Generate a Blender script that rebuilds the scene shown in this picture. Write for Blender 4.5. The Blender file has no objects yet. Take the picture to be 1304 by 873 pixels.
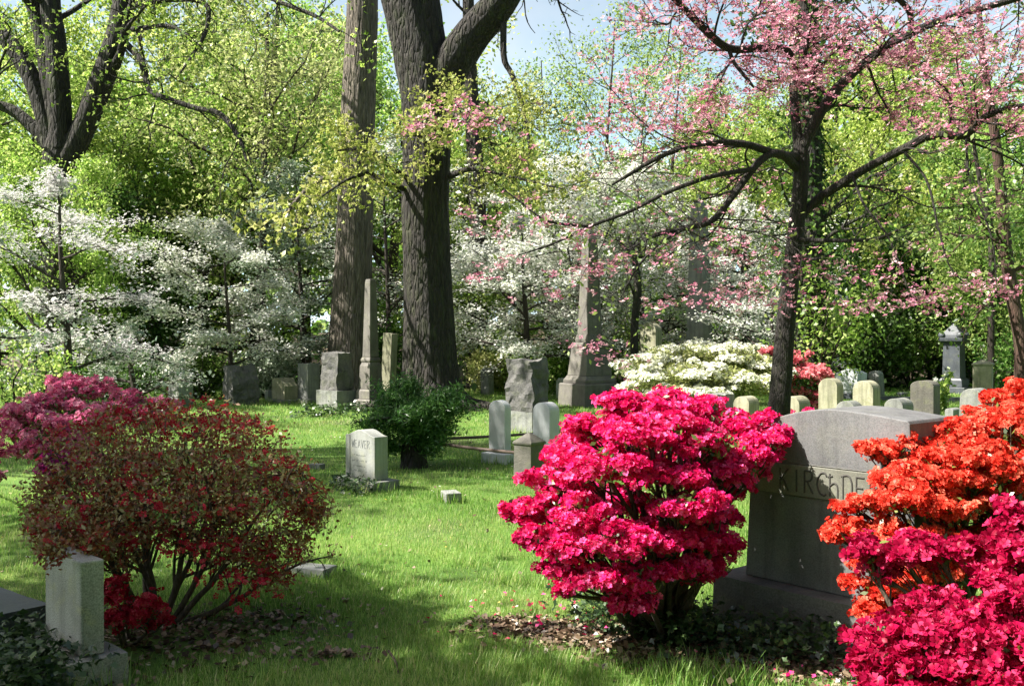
import bpy, bmesh, math, random
import numpy as np
from mathutils import noise as mnoise, Vector

rng = np.random.default_rng(11)
random.seed(11)
sc = bpy.context.scene
COL = sc.collection
R = math.radians

# ------------------------------------------------------------------ camera
F, CX, CY, CAMZ = 1268.0, 652.0, 436.5, 1.6
PIT = math.atan(11.5 / F)
cam = bpy.data.cameras.new('camera')
co = bpy.data.objects.new('camera', cam)
COL.objects.link(co)
co.location = (0, 0, CAMZ)
co.rotation_euler = (R(90) - PIT, 0, 0)
cam.sensor_width = 36.0
cam.lens = 36.0 * F / 1304.0
cam.clip_end = 2000
sc.camera = co


def P(px, py, d):
    """world point on the sight line of a photo pixel at ground distance d"""
    u, v = (px - CX) / F, -(py - CY) / F
    y = math.cos(PIT) + v * math.sin(PIT)
    z = -math.sin(PIT) + v * math.cos(PIT)
    s = d / y
    return np.array([u * s, d, CAMZ + z * s])


def hill(x, y):
    x = np.asarray(x, float); y = np.asarray(y, float)
    k = 0.05 + 0.13 / (1 + np.exp(-(x - 5) / 3.0))
    t = np.clip(y - 31, 0, 38)
    s = t * t / (t + 5.0)
    und = 0.018 * np.sin(x * 0.9 + 0.4 * y) + 0.015 * np.sin(y * 0.7 - 0.5 * x + 1.3) + 0.012 * np.sin(2.1 * x + 1.7 * y)
    return k * s + und


def gy(py):
    return CAMZ * F / (py - 425.0)


def G(px, py):
    d = gy(py)
    p = P(px, py, d)
    p[2] = float(hill(p[0], p[1]))
    return p


# ------------------------------------------------------------------ object helpers
def tag(o, label, cat, group=None):
    o['label'] = label
    o['category'] = cat
    if group:
        o['group'] = group
    return o


def thing(name, label, cat, loc=(0, 0, 0), rotz=0.0, group=None):
    o = bpy.data.objects.new(name, None)
    COL.objects.link(o)
    o.location = tuple(float(c) for c in loc)
    o.rotation_euler = (0, 0, rotz)
    o.empty_display_size = 0.2
    return tag(o, label, cat, group)


def dup(root, loc, rotz, scale, label, group=None):
    r = root.copy(); COL.objects.link(r)
    r.location = tuple(float(c) for c in loc); r.rotation_euler = (0, 0, rotz); r.scale = scale
    r['label'] = label
    if group:
        r['group'] = group
    for ch in list(root.children):
        c = ch.copy(); COL.objects.link(c); c.parent = r
    return r


class MB:
    def __init__(s):
        s.v = []; s.f = []; s.r = []; s.n = 0

    def add(s, v, f, r=None):
        v = np.asarray(v, np.float32).reshape(-1, 3)
        f = np.asarray(f, np.int32)
        s.v.append(v); s.f.append(f + s.n); s.n += len(v)
        s.r.append(np.asarray(r, np.float32) if r is not None else np.full(len(f), 0.5, np.float32))

    def build(s, name, mat, parent=None, smooth=False, offset=None):
        me = bpy.data.meshes.new(name)
        V = np.concatenate(s.v)
        if offset is not None:
            V = V - np.asarray(offset, np.float32)
        loops = np.concatenate([f.ravel() for f in s.f])
        tot = np.concatenate([np.full(len(f), f.shape[1], np.int32) for f in s.f])
        start = np.concatenate([[0], np.cumsum(tot)[:-1]]).astype(np.int32)
        me.vertices.add(len(V)); me.vertices.foreach_set('co', V.ravel())
        me.loops.add(len(loops)); me.loops.foreach_set('vertex_index', loops)
        me.polygons.add(len(tot)); me.polygons.foreach_set('loop_start', start)
        me.update(calc_edges=True)
        at = me.attributes.new('rnd', 'FLOAT', 'FACE')
        at.data.foreach_set('value', np.concatenate(s.r))
        if smooth:
            me.polygons.foreach_set('use_smooth', np.ones(len(tot), bool))
        me.materials.append(mat)
        o = bpy.data.objects.new(name, me)
        COL.objects.link(o)
        if parent is not None:
            o.parent = parent
        return o


def unit(a):
    a = np.asarray(a, float)
    return a / np.maximum(np.linalg.norm(a, axis=-1, keepdims=True), 1e-9)


def smooth_path(pts, n=24):
    pts = np.asarray(pts, float)
    m = len(pts)
    ext = np.vstack([2 * pts[0] - pts[1], pts, 2 * pts[-1] - pts[-2]])
    out = []
    ts = np.linspace(0, m - 1, n)
    for t in ts:
        i = min(int(t), m - 2); f = t - i
        p0, p1, p2, p3 = ext[i], ext[i + 1], ext[i + 2], ext[i + 3]
        out.append(0.5 * ((2 * p1) + (-p0 + p2) * f + (2 * p0 - 5 * p1 + 4 * p2 - p3) * f * f + (-p0 + 3 * p1 - 3 * p2 + p3) * f ** 3))
    return np.array(out)


def tube(mb, pts, rad, sides=6, rough=0.0, flutes=0, r=None):
    pts = np.asarray(pts, float); n = len(pts)
    rad = np.broadcast_to(np.asarray(rad, float), (n,))
    tan = unit(np.gradient(pts, axis=0))
    ref = np.array([1.0, 0, 0]) if abs(tan[0][0]) < 0.8 else np.array([0, 1.0, 0])
    nrm = unit(ref - tan[0] * np.dot(ref, tan[0]))
    a = np.arange(sides) * 2 * math.pi / sides
    rings = []
    ph = rng.uniform(0, 6.28, 6)
    for i in range(n):
        nrm = unit(nrm - tan[i] * np.dot(nrm, tan[i]))
        b = np.cross(tan[i], nrm)
        m = np.ones(sides)
        if rough:
            m = m + rough * (0.5 * np.sin(2 * a + ph[0] + i * 0.23) + 0.35 * np.sin(3 * a + ph[1] - i * 0.17) + 0.25 * np.sin(5 * a + ph[2] + i * 0.4))
            m = m + rough * 0.25 * rng.normal(0, 1, sides)
        if flutes:
            m = m + 0.018 * np.sin(flutes * a + ph[3] + 0.6 * math.sin(i * 0.5)) + 0.012 * np.sin(flutes * 1.7 * a + ph[4] + i * 0.3)
        rings.append(pts[i] + (rad[i] * m * np.cos(a))[:, None] * nrm + (rad[i] * m * np.sin(a))[:, None] * b)
    V = np.concatenate(rings)
    i, j = np.meshgrid(np.arange(n - 1), np.arange(sides), indexing='ij')
    jj = (j + 1) % sides
    q = np.stack([i * sides + j, i * sides + jj, (i + 1) * sides + jj, (i + 1) * sides + j], -1).reshape(-1, 4)
    mb.add(V, q, np.full(len(q), 0.5 if r is None else r))


LEAF = (np.array([[-.5, 0, 0], [0, -.27, .07], [.5, 0, -.04], [0, .27, .07]]), np.array([[0, 1, 2, 3]]))
BROAD = (np.array([[-.45, 0, 0], [.02, -.42, .08], [.5, 0, -.08], [.02, .42, .08]]), np.array([[0, 1, 2, 3]]))
# a maple-like leaf: three blades from the stalk
_m = [[-.4, 0, 0], [.0, -.18, .05], [.55, 0, -.06], [.0, .18, .05], [-.05, -.5, -.03], [.12, -.2, .05], [-.05, .5, -.03], [.12, .2, .05]]
MAPLE = (np.array(_m), np.array([[0, 1, 2, 3], [0, 4, 5, 3], [0, 1, 7, 6]]))
IVYL = MAPLE
SQUARE = (np.array([[-.5, 0, .03], [0, -.5, .1], [.5, 0, .03], [0, .5, .1]]) + np.array([0, 0, -.05]), np.array([[0, 1, 2, 3]]))


def _ruffled(n=5, w=.95):
    V = []; Fc = []
    for k in range(n):
        a = 2 * math.pi * k / n; da = w * math.pi / n; o = len(V)
        pt = lambda r, t, z: [r * math.cos(a + t), r * math.sin(a + t), z]
        V += [pt(.05, 0, -.13), pt(.26, -da, .04), pt(.27, 0, .07), pt(.26, da, .02), pt(.43, -da * .75, .17), pt(.5, 0, .1), pt(.43, da * .75, .13)]
        Fc += [[o, o + 1, o + 2, o + 3], [o + 1, o + 4, o + 5, o + 2], [o + 2, o + 5, o + 6, o + 3]]
    return np.array(V, float), np.array(Fc)


def _flower(n, w, rise, tipz, inner=0.06):
    V = []; Fc = []
    for k in range(n):
        a = 2 * math.pi * k / n
        da = w * math.pi / n
        V += [[inner * math.cos(a), inner * math.sin(a), -.12],
              [.36 * math.cos(a - da), .36 * math.sin(a - da), rise],
              [.5 * math.cos(a), .5 * math.sin(a), tipz],
              [.36 * math.cos(a + da), .36 * math.sin(a + da), rise]]
        Fc.append([4 * k, 4 * k + 1, 4 * k + 2, 4 * k + 3])
    return np.array(V, float), np.array(Fc)


AZALEA = _flower(5, 0.85, 0.17, 0.05)
RUFFLED = _ruffled()
BRACT = _flower(4, 0.72, 0.02, 0.06)


def scatter(mb, pos, nrm, size, tpl, rnd=None, tangent=None):
    pos = np.asarray(pos, float); N = len(pos)
    if N == 0:
        return
    nrm = unit(nrm)
    rv = rng.normal(size=(N, 3)) if tangent is None else np.asarray(tangent, float) + rng.normal(0, .15, (N, 3))
    t = unit(rv - nrm * np.sum(rv * nrm, 1, keepdims=True))
    b = np.cross(nrm, t)
    size = np.broadcast_to(np.asarray(size, float), (N,))
    tv, tf = tpl
    K = len(tv)
    V = pos[:, None, :] + size[:, None, None] * (tv[None, :, 0:1] * t[:, None, :] + tv[None, :, 1:2] * b[:, None, :] + tv[None, :, 2:3] * nrm[:, None, :])
    Fq = (np.arange(N) * K)[:, None, None] + tf[None]
    if rnd is None:
        rnd = rng.random(N)
    mb.add(V.reshape(-1, 3), Fq.reshape(-1, tf.shape[1]), np.repeat(rnd, len(tf)))


def rand_n(N, up=0.6, spread=1.0):
    n = rng.normal(0, spread, (N, 3))
    n[:, 2] += up
    return unit(n)


def grow(mb, p, d, L, r0, lvl, c, out):
    n = c['seg'][lvl]
    pts = [np.array(p, float)]; d = unit(d)
    dirs = [d]
    for i in range(n):
        d = unit(d + rng.normal(0, c['wob'][lvl], 3) + np.array([0, 0, c['trop'][lvl]]))
        pts.append(pts[-1] + d * L / n); dirs.append(d)
    pts = np.array(pts)
    rad = np.linspace(r0, r0 * 0.5, n + 1)
    if mb is not None and r0 > c.get('minr', 0):
        tube(mb, pts, rad, c['sides'][lvl])
    last = lvl == len(c['seg']) - 1
    if last or c.get('alltips'):
        if last:
            out.append(pts[1:])
    if last:
        return
    k = c['kids'][lvl]
    for j in range(k):
        f = c['f0'][lvl] + (1 - c['f0'][lvl]) * (j + rng.random()) / k
        x = min(f * n, n - 1e-3); i = int(x)
        q = pts[i] + (pts[i + 1] - pts[i]) * (x - i)
        dd = dirs[i + 1]
        per = rng.normal(size=3); per[2] *= c.get('flat', [1] * 9)[lvl]
        per = unit(per - dd * np.dot(per, dd))
        a = R(c['ang'][lvl]) * rng.uniform(.7, 1.2)
        nd = dd * math.cos(a) + per * math.sin(a)
        grow(mb, q, nd, L * c['ratio'][lvl] * rng.uniform(.65, 1.15) * (1.15 - .55 * f), rad[i] * c.get('rr', .55), lvl + 1, c, out)
    grow(mb, pts[-1], dirs[-1], L * c['ratio'][lvl] * .8, rad[-1], lvl + 1, c, out)


# ------------------------------------------------------------------ materials
def newmat(name):
    m = bpy.data.materials.new(name); m.use_nodes = True
    nt = m.node_tree
    for n in list(nt.nodes):
        nt.nodes.remove(n)
    out = nt.nodes.new('ShaderNodeOutputMaterial')
    return m, nt, out


def ramp(nt, fac, stops):
    n = nt.nodes.new('ShaderNodeValToRGB')
    e = n.color_ramp.elements
    e[0].position, e[0].color = stops[0][0], (*stops[0][1], 1)
    e[1].position, e[1].color = stops[-1][0], (*stops[-1][1], 1)
    for p, c in stops[1:-1]:
        k = e.new(p); k.color = (*c, 1)
    nt.links.new(fac, n.inputs['Fac'])
    return n.outputs['Color']


def noise(nt, vec, scale, detail=4, rough=.55, dist=0):
    n = nt.nodes.new('ShaderNodeTexNoise')
    n.inputs['Scale'].default_value = scale; n.inputs['Detail'].default_value = detail
    n.inputs['Roughness'].default_value = rough; n.inputs['Distortion'].default_value = dist
    if vec is not None:
        nt.links.new(vec, n.inputs['Vector'])
    return n.outputs['Fac']


def coords(nt, kind='Object', scale=None):
    t = nt.nodes.new('ShaderNodeTexCoord').outputs[kind]
    if scale:
        m = nt.nodes.new('ShaderNodeMapping'); m.inputs['Scale'].default_value = scale
        nt.links.new(t, m.inputs['Vector']); t = m.outputs['Vector']
    return t


def mix(nt, a, b, fac, blend='MIX'):
    m = nt.nodes.new('ShaderNodeMix'); m.data_type = 'RGBA'; m.blend_type = blend
    for s, v in ((m.inputs[0], fac), (m.inputs[6], a), (m.inputs[7], b)):
        if hasattr(v, 'links') or isinstance(v, bpy.types.NodeSocket):
            nt.links.new(v, s)
        elif isinstance(v, (int, float)):
            s.default_value = v
        else:
            s.default_value = (*v, 1)
    return m.outputs[2]


def leafmat(name, cols, trans=.42, gloss=.02, objvar=0.0, tcol=None, rough=.4):
    """thin leaf or petal: per-leaf colour from its own random value, light passing through"""
    m, nt, out = newmat(name)
    a = nt.nodes.new('ShaderNodeAttribute'); a.attribute_name = 'rnd'
    k = len(cols)
    col = ramp(nt, a.outputs['Fac'], [(i / (k - 1), c) for i, c in enumerate(cols)])
    if objvar:
        oi = nt.nodes.new('ShaderNodeObjectInfo')
        mr = nt.nodes.new('ShaderNodeMapRange')
        mr.inputs['To Min'].default_value = .5 - objvar * .12; mr.inputs['To Max'].default_value = .5 + objvar * .02
        nt.links.new(oi.outputs['Random'], mr.inputs['Value'])
        hs = nt.nodes.new('ShaderNodeHueSaturation')
        nt.links.new(mr.outputs[0], hs.inputs['Hue']); nt.links.new(col, hs.inputs['Color'])
        col = hs.outputs['Color']
    d = nt.nodes.new('ShaderNodeBsdfDiffuse'); nt.links.new(col, d.inputs['Color'])
    t = nt.nodes.new('ShaderNodeBsdfTranslucent')
    if tcol:
        nt.links.new(mix(nt, col, tcol, 1.0, 'MULTIPLY'), t.inputs['Color'])
    else:
        nt.links.new(col, t.inputs['Color'])
    ms = nt.nodes.new('ShaderNodeMixShader'); ms.inputs[0].default_value = trans
    nt.links.new(d.outputs[0], ms.inputs[1]); nt.links.new(t.outputs[0], ms.inputs[2])
    g = nt.nodes.new('ShaderNodeBsdfGlossy'); g.inputs['Roughness'].default_value = rough
    g.inputs['Color'].default_value = (1, 1, 1, 1)
    m2 = nt.nodes.new('ShaderNodeMixShader'); m2.inputs[0].default_value = gloss
    nt.links.new(ms.outputs[0], m2.inputs[1]); nt.links.new(g.outputs[0], m2.inputs[2])
    nt.links.new(m2.outputs[0], out.inputs['Surface'])
    return m


def stonemat(name, base, dark, lichen=(.28, .30, .17), lich=.3, streak=.5, speck=.25, rough=.75, bump=.25, sscale=90):
    m, nt, out = newmat(name)
    b = nt.nodes.new('ShaderNodeBsdfPrincipled'); b.inputs['Roughness'].default_value = rough
    o = coords(nt, 'Object')
    oi = nt.nodes.new('ShaderNodeObjectInfo')
    add = nt.nodes.new('ShaderNodeVectorMath'); add.operation = 'ADD'
    sc_ = nt.nodes.new('ShaderNodeVectorMath'); sc_.operation = 'SCALE'; sc_.inputs['Scale'].default_value = 40
    comb = nt.nodes.new('ShaderNodeCombineXYZ')
    for i in range(3):
        nt.links.new(oi.outputs['Random'], comb.inputs[i])
    nt.links.new(comb.outputs[0], sc_.inputs[0]); nt.links.new(o, add.inputs[0]); nt.links.new(sc_.outputs[0], add.inputs[1])
    v = add.outputs[0]
    big = noise(nt, v, 3.0, 5, .6)
    c = ramp(nt, big, [(.3, dark), (.62, base)])
    mp = nt.nodes.new('ShaderNodeMapping'); mp.inputs['Scale'].default_value = (14, 14, 1.1)
    nt.links.new(v, mp.inputs['Vector'])
    st = noise(nt, mp.outputs[0], 1.0, 4, .6)
    sf = ramp(nt, st, [(.46, (0, 0, 0)), (.72, (streak,) * 3)])
    c = mix(nt, c, tuple(x * .45 for x in dark), sf)
    ln = noise(nt, v, 7.0, 6, .65, .3)
    lf = ramp(nt, ln, [(.5, (0, 0, 0)), (.66, (lich,) * 3)])
    c = mix(nt, c, lichen, lf)
    sp = noise(nt, v, sscale, 2, .8)
    spc = ramp(nt, sp, [(.35, (1 - speck,) * 3), (.5, (1, 1, 1)), (.68, (1 + speck * .8,) * 3)])
    c = mix(nt, c, spc, 1.0, 'MULTIPLY')
    nt.links.new(c, b.inputs['Base Color'])
    bp = nt.nodes.new('ShaderNodeBump'); bp.inputs['Strength'].default_value = bump; bp.inputs['Distance'].default_value = .02
    bn = noise(nt, v, 26, 6, .7)
    nt.links.new(bn, bp.inputs['Height']); nt.links.new(bp.outputs[0], b.inputs['Normal'])
    nt.links.new(b.outputs[0], out.inputs['Surface'])
    return m


def barkmat(name, c1, c2, moss=(.09, .11, .04), mossf=.25, sx=26, sz=2.2, bump=.9, dist=.06):
    m, nt, out = newmat(name)
    b = nt.nodes.new('ShaderNodeBsdfPrincipled'); b.inputs['Roughness'].default_value = .9
    v = coords(nt, 'Object', (sx, sx, sz))
    n1 = noise(nt, v, 1.0, 5, .65, .35)
    v2 = coords(nt, 'Object', (sx * .35, sx * .35, sz * .45))
    n2 = noise(nt, v2, 1.0, 4, .6)
    c = ramp(nt, n1, [(.33, c1), (.64, c2)])
    c = mix(nt, c, moss, ramp(nt, n2, [(.5, (0, 0, 0)), (.75, (mossf,) * 3)]))
    nt.links.new(c, b.inputs['Base Color'])
    vo = nt.nodes.new('ShaderNodeTexVoronoi'); vo.feature = 'DISTANCE_TO_EDGE'; vo.inputs['Scale'].default_value = 1.0
    wv = nt.nodes.new('ShaderNodeVectorMath'); wv.operation = 'ADD'
    nz = nt.nodes.new('ShaderNodeTexNoise'); nz.inputs['Scale'].default_value = .8; nz.inputs['Detail'].default_value = 3
    v3 = coords(nt, 'Object', (sx * .55, sx * .55, sz * .55))
    nt.links.new(v3, nz.inputs['Vector']); nt.links.new(v3, wv.inputs[0]); nt.links.new(nz.outputs['Color'], wv.inputs[1])
    nt.links.new(wv.outputs[0], vo.inputs['Vector'])
    pl = nt.nodes.new('ShaderNodeMapRange'); pl.inputs['From Max'].default_value = .22
    nt.links.new(vo.outputs['Distance'], pl.inputs['Value'])
    hm = nt.nodes.new('ShaderNodeMath'); hm.operation = 'ADD'
    nt.links.new(n1, hm.inputs[0]); nt.links.new(pl.outputs[0], hm.inputs[1])
    bp = nt.nodes.new('ShaderNodeBump'); bp.inputs['Strength'].default_value = bump; bp.inputs['Distance'].default_value = dist
    nt.links.new(hm.outputs[0], bp.inputs['Height']); nt.links.new(bp.outputs[0], b.inputs['Normal'])
    nt.links.new(b.outputs[0], out.inputs['Surface'])
    return m


def plain(name, c, rough=.6, metal=0.0):
    m, nt, out = newmat(name)
    b = nt.nodes.new('ShaderNodeBsdfPrincipled'); b.inputs['Roughness'].default_value = rough
    b.inputs['Metallic'].default_value = metal
    n = noise(nt, coords(nt, 'Object'), 18, 4, .6)
    nt.links.new(ramp(nt, n, [(.3, tuple(x * .7 for x in c)), (.7, tuple(min(1, x * 1.2) for x in c))]), b.inputs['Base Color'])
    nt.links.new(b.outputs[0], out.inputs['Surface'])
    return m


# leaves
L_LIME = leafmat('lime_leaf', [(.10, .21, .03), (.22, .39, .055), (.38, .55, .11), (.62, .72, .28)], .58, .025, .25)
L_MID = leafmat('green_leaf', [(.06, .16, .028), (.13, .28, .048), (.24, .42, .085), (.46, .6, .2)], .56, .025, .3)
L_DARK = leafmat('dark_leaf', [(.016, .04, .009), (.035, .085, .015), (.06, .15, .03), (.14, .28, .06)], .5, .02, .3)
L_OLIVE = leafmat('olive_leaf', [(.18, .26, .08), (.28, .37, .12), (.4, .47, .18), (.54, .58, .3)], .52, .015, .3)
L_SAGE = leafmat('grey_green_leaf', [(.12, .19, .12), (.2, .28, .18), (.3, .37, .26), (.42, .47, .37)], .4, .06, .2)
L_MAPLE = leafmat('yellow_maple_leaf', [(.25, .31, .06), (.37, .43, .09), (.49, .52, .15), (.58, .54, .24)], .56, .02)
L_YEW = leafmat('yew_leaf', [(.03, .09, .018), (.055, .15, .03), (.09, .21, .045), (.15, .29, .07)], .4, .03)
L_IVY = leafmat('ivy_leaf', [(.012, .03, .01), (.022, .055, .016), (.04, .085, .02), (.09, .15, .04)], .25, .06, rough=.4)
L_AZL = leafmat('azalea_leaf', [(.03, .06, .012), (.06, .10, .02), (.12, .17, .03), (.2, .24, .05)], .35, .06)
L_BRONZE = leafmat('bronze_leaf', [(.11, .02, .012), (.23, .06, .026), (.28, .13, .05), (.26, .21, .075), (.52, .44, .24)], .42, .04)
L_DOGL = leafmat('dogwood_leaf', [(.12, .2, .04), (.2, .28, .06), (.3, .36, .1)], .45, .05)
# petals
B_PINK = leafmat('hot_pink_petal', [(.46, .002, .06), (.68, .008, .13), (.85, .03, .22), (.93, .16, .4)], .38, .008, tcol=(1, .7, .7))
B_ORANGE = leafmat('orange_red_petal', [(.5, .016, .012), (.72, .05, .028), (.85, .10, .058), (.92, .23, .14)], .38, .008)
B_MAG = leafmat('magenta_petal', [(.24, .0015, .024), (.38, .004, .047), (.5, .01, .078), (.66, .05, .15)], .4, .008)
B_ROSE = leafmat('rose_petal', [(.5, .05, .16), (.66, .12, .27), (.78, .22, .38), (.88, .42, .55)], .35, .008)
B_PURPLE = leafmat('purple_petal', [(.2, .01, .1), (.3, .02, .16), (.4, .05, .22)], .35, .008)
B_RED = leafmat('dark_red_petal', [(.28, .006, .02), (.44, .015, .04), (.58, .03, .07), (.7, .1, .14)], .3, .008)
B_CORAL = leafmat('coral_pink_petal', [(.6, .09, .13), (.72, .16, .2), (.8, .26, .28), (.86, .42, .4)], .35, .008)
B_WHITE = leafmat('white_petal', [(.6, .63, .5), (.75, .76, .66), (.85, .85, .8), (.88, .88, .86)], .35, .008)
B_GREYW = leafmat('fading_white_bract', [(.48, .47, .45), (.62, .6, .59), (.72, .7, .7), (.8, .79, .79)], .35)
B_CREAM = leafmat('white_azalea_petal', [(.62, .66, .42), (.76, .78, .58), (.84, .84, .74), (.88, .88, .84)], .3, .008)
B_DOGP = leafmat('pink_bract', [(.40, .11, .20), (.54, .2, .3), (.68, .34, .43), (.84, .58, .62)], .42, .008)
# wood and stone
BARK_PALE = barkmat('furrowed_brown_bark', (.065, .052, .042), (.22, .185, .15), mossf=.2, sx=24, sz=3.2, bump=1.0)
BARK_DARK = barkmat('dark_mossy_bark', (.009, .0075, .0065), (.036, .029, .024), mossf=.45, sx=20, sz=4.5, bump=1.0)
BARK_THIN = barkmat('young_bark', (.018, .014, .012), (.06, .045, .036), sx=60, sz=6, bump=.5, dist=.02)
BARK_DOG = barkmat('dogwood_bark', (.008, .006, .005), (.024, .018, .015), sx=60, sz=14, bump=.8, dist=.02)
BARK_RED = barkmat('reddish_bark', (.03, .017, .013), (.10, .052, .038), sx=40, sz=4, bump=.5, dist=.03)
BARK_TWIG = barkmat('shrub_bark', (.025, .018, .014), (.10, .07, .05), sx=80, sz=20, bump=.3, dist=.01)

S_FAMILY = stonemat('smooth_grey_granite', (.145, .145, .148), (.095, .095, .097), lichen=(.16, .16, .13), lich=.3, streak=.55, speck=.26, bump=.15, sscale=130)
S_BAND = stonemat('greenish_letter_band', (.165, .165, .135), (.115, .115, .09), lich=.2, streak=.3, speck=.22, bump=.1, sscale=130)
S_GREYBASE = stonemat('rock_faced_grey', (.13, .127, .12), (.075, .072, .068), lich=.2, streak=.3, speck=.25, bump=.5)
S_SPECK = stonemat('speckled_granite', (.34, .335, .31), (.23, .225, .2), lichen=(.38, .36, .16), lich=.35, streak=.45, speck=.4, bump=.15, sscale=150)
S_PALE = stonemat('pale_weathered_stone', (.29, .30, .28), (.2, .21, .19), lichen=(.32, .33, .16), lich=.3, streak=.4, speck=.12, bump=.15)
S_MARBLE = stonemat('white_marble', (.62, .64, .65), (.46, .48, .49), lichen=(.3, .32, .25), lich=.12, streak=.3, speck=.06, bump=.1)
S_TAN = stonemat('lichened_tan_tablet', (.36, .34, .24), (.2, .2, .125), lichen=(.2, .21, .1), lich=.6, streak=.75, speck=.15, bump=.3)
S_DARK = stonemat('dark_rough_granite', (.12, .115, .11), (.05, .05, .05), lich=.15, streak=.35, speck=.35, bump=.8)
S_BROWN = stonemat('brownstone', (.165, .152, .135), (.095, .087, .076), lichen=(.2, .2, .13), lich=.35, streak=.5, speck=.2, bump=.3)
S_GREY = stonemat('mid_grey_granite', (.23, .235, .22), (.13, .135, .125), lich=.3, streak=.55, speck=.25, bump=.25)
S_BLUE = stonemat('blue_grey_granite', (.075, .085, .10), (.045, .052, .062), lich=.1, streak=.4, speck=.25, bump=.15, rough=.5)
S_POST = stonemat('mossy_post', (.13, .12, .10), (.07, .066, .055), lichen=(.14, .15, .07), lich=.5, streak=.5, speck=.2, bump=.4)
M_CUTSHADE = plain('cut_shade_letters', (.055, .052, .046), .9)  # letters stand proud; dark colour stands in for shade inside cut strokes
M_CUTSHADE2 = plain('faint_cut_shade_letters', (.2, .21, .21), .9)  # fainter painted shade of cut strokes, for the small headstone
M_IRON = plain('rusty_iron_pipe', (.09, .065, .05), .7, .3)

# ------------------------------------------------------------------ stones
bev_done = []


def bevel(o, w, seg=2):
    md = o.modifiers.new('bevel', 'BEVEL'); md.width = w; md.segments = seg; md.limit_method = 'ANGLE'; md.angle_limit = R(40)
    return o


def prism(outline, t, y0=0.0):
    """outline (x,z) seen from the front, extruded along y; returns MB-free mesh data"""
    n = len(outline)
    V = [(x, y0 - t / 2, z) for x, z in outline] + [(x, y0 + t / 2, z) for x, z in outline]
    Fc = [list(range(n)), list(range(2 * n - 1, n - 1, -1))]
    Fc += [[i, i + n, (i + 1) % n + n, (i + 1) % n] for i in range(n)]
    return V, Fc


def mesh_obj(name, V, Fc, mat, parent=None, smooth=False):
    me = bpy.data.meshes.new(name)
    me.from_pydata([tuple(map(float, v)) for v in V], [], Fc)
    bm = bmesh.new(); bm.from_mesh(me); bmesh.ops.recalc_face_normals(bm, faces=bm.faces); bm.to_mesh(me); bm.free()
    if smooth:
        for p in me.polygons:
            p.use_smooth = True
    me.materials.append(mat)
    o = bpy.data.objects.new(name, me); COL.objects.link(o)
    if parent is not None:
        o.parent = parent
    return o


def top_outline(style, w, h, z0=-.06):
    a = w / 2
    if style == 'round':
        rr = min(a * .98, h * .6)
        pts = [(-a, z0), (a, z0), (a, h - rr * .9)]
        pts += [(a * math.cos(t), h - rr * .9 + rr * .9 * math.sin(t)) for t in np.linspace(.12, math.pi - .12, 14)]
        pts += [(-a, h - rr * .9)]
        return pts
    if style == 'arch':
        return [(-a, z0), (a, z0), (a, h * .88)] + [(a * math.cos(t), h * .88 + h * .12 * math.sin(t)) for t in np.linspace(.15, math.pi - .15, 12)] + [(-a, h * .88)]
    if style == 'shoulder':
        s = a * .72
        return [(-a, z0), (a, z0), (a, h * .8), (s, h * .84)] + [(s * math.cos(t), h * .84 + h * .16 * math.sin(t)) for t in np.linspace(.2, math.pi - .2, 10)] + [(-s, h * .84), (-a, h * .8)]
    if style == 'serp':
        return [(-a, z0), (a, z0), (a, h * .90)] + [(x, h * (.90 + .10 * .5 * (1 + math.cos(math.pi * x / a)))) for x in np.linspace(a * .85, -a * .85, 11)] + [(-a, h * .90)]
    if style == 'slant':
        return [(-a, z0), (a, z0), (a, h * .7), (a * .3, h), (-a * .9, h), (-a, h * .96)]
    if style == 'gable':
        return [(-a, z0), (a, z0), (a, h * .85), (0, h), (-a, h * .85)]
    return [(-a, z0), (a, z0), (a, h), (-a, h)]


def rockblock(name, w, t, h, mat, parent=None, z0=-.06, amp=.03, cuts=9, flat_top=False, taper=0.0, seed=0.0, slope=0.0):
    bm = bmesh.new()
    bmesh.ops.create_cube(bm, size=1.0)
    bmesh.ops.subdivide_edges(bm, edges=bm.edges[:], cuts=cuts, use_grid_fill=True)
    for v in bm.verts:
        x, y, z = v.co
        k = 1 - taper * (z + .5)
        tz = z + .5
        q = Vector((x * w * k, y * t * k, z0 + tz * (h - z0)))
        if slope:
            q.z -= slope * max(0.0, x) * tz * h
        nn = mnoise.noise_vector(q * (2.2 / max(w, .3)) + Vector((seed, seed * 1.7, 3.1)))
        n2 = mnoise.noise_vector(q * (6.5 / max(w, .3)) + Vector((seed * 2.1, 1.7, seed)))
        dd = nn * amp + n2 * amp * .55
        if flat_top and z > .49:
            dd.z *= .12
        v.co = q + dd
    bmesh.ops.triangulate(bm, faces=bm.faces[:])
    me = bpy.data.meshes.new(name); bm.to_mesh(me); bm.free()
    me.materials.append(mat)
    o = bpy.data.objects.new(name, me); COL.objects.link(o)
    if parent is not None:
        o.parent = parent
    return o


def solve(x0, xm, x1, ytop, ybase=None, d=None, theta=45):
    """photo pixels (left edge, near corner, right edge) -> width, thickness, height, centre, rotation"""
    if d is None:
        d = gy(ybase)
    v = math.degrees(math.atan((xm - CX) / F))
    ph = R(max(12, min(80, theta - v)))
    w = (xm - x0) * d / F / math.cos(ph)
    t = (x1 - xm) * d / F / math.sin(ph)
    w = max(w, .05); t = max(t, .05)
    th = R(theta)
    n = np.array([-math.sin(th), -math.cos(th)]); tg = np.array([math.cos(th), -math.sin(th)])
    C = P(xm, ytop, d)
    c = C[:2] - tg * w / 2 - n * t / 2
    g = float(hill(c[0], c[1]))
    return w, t, C[2] - g, (c[0], c[1], g), -th


FEET = []


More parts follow.
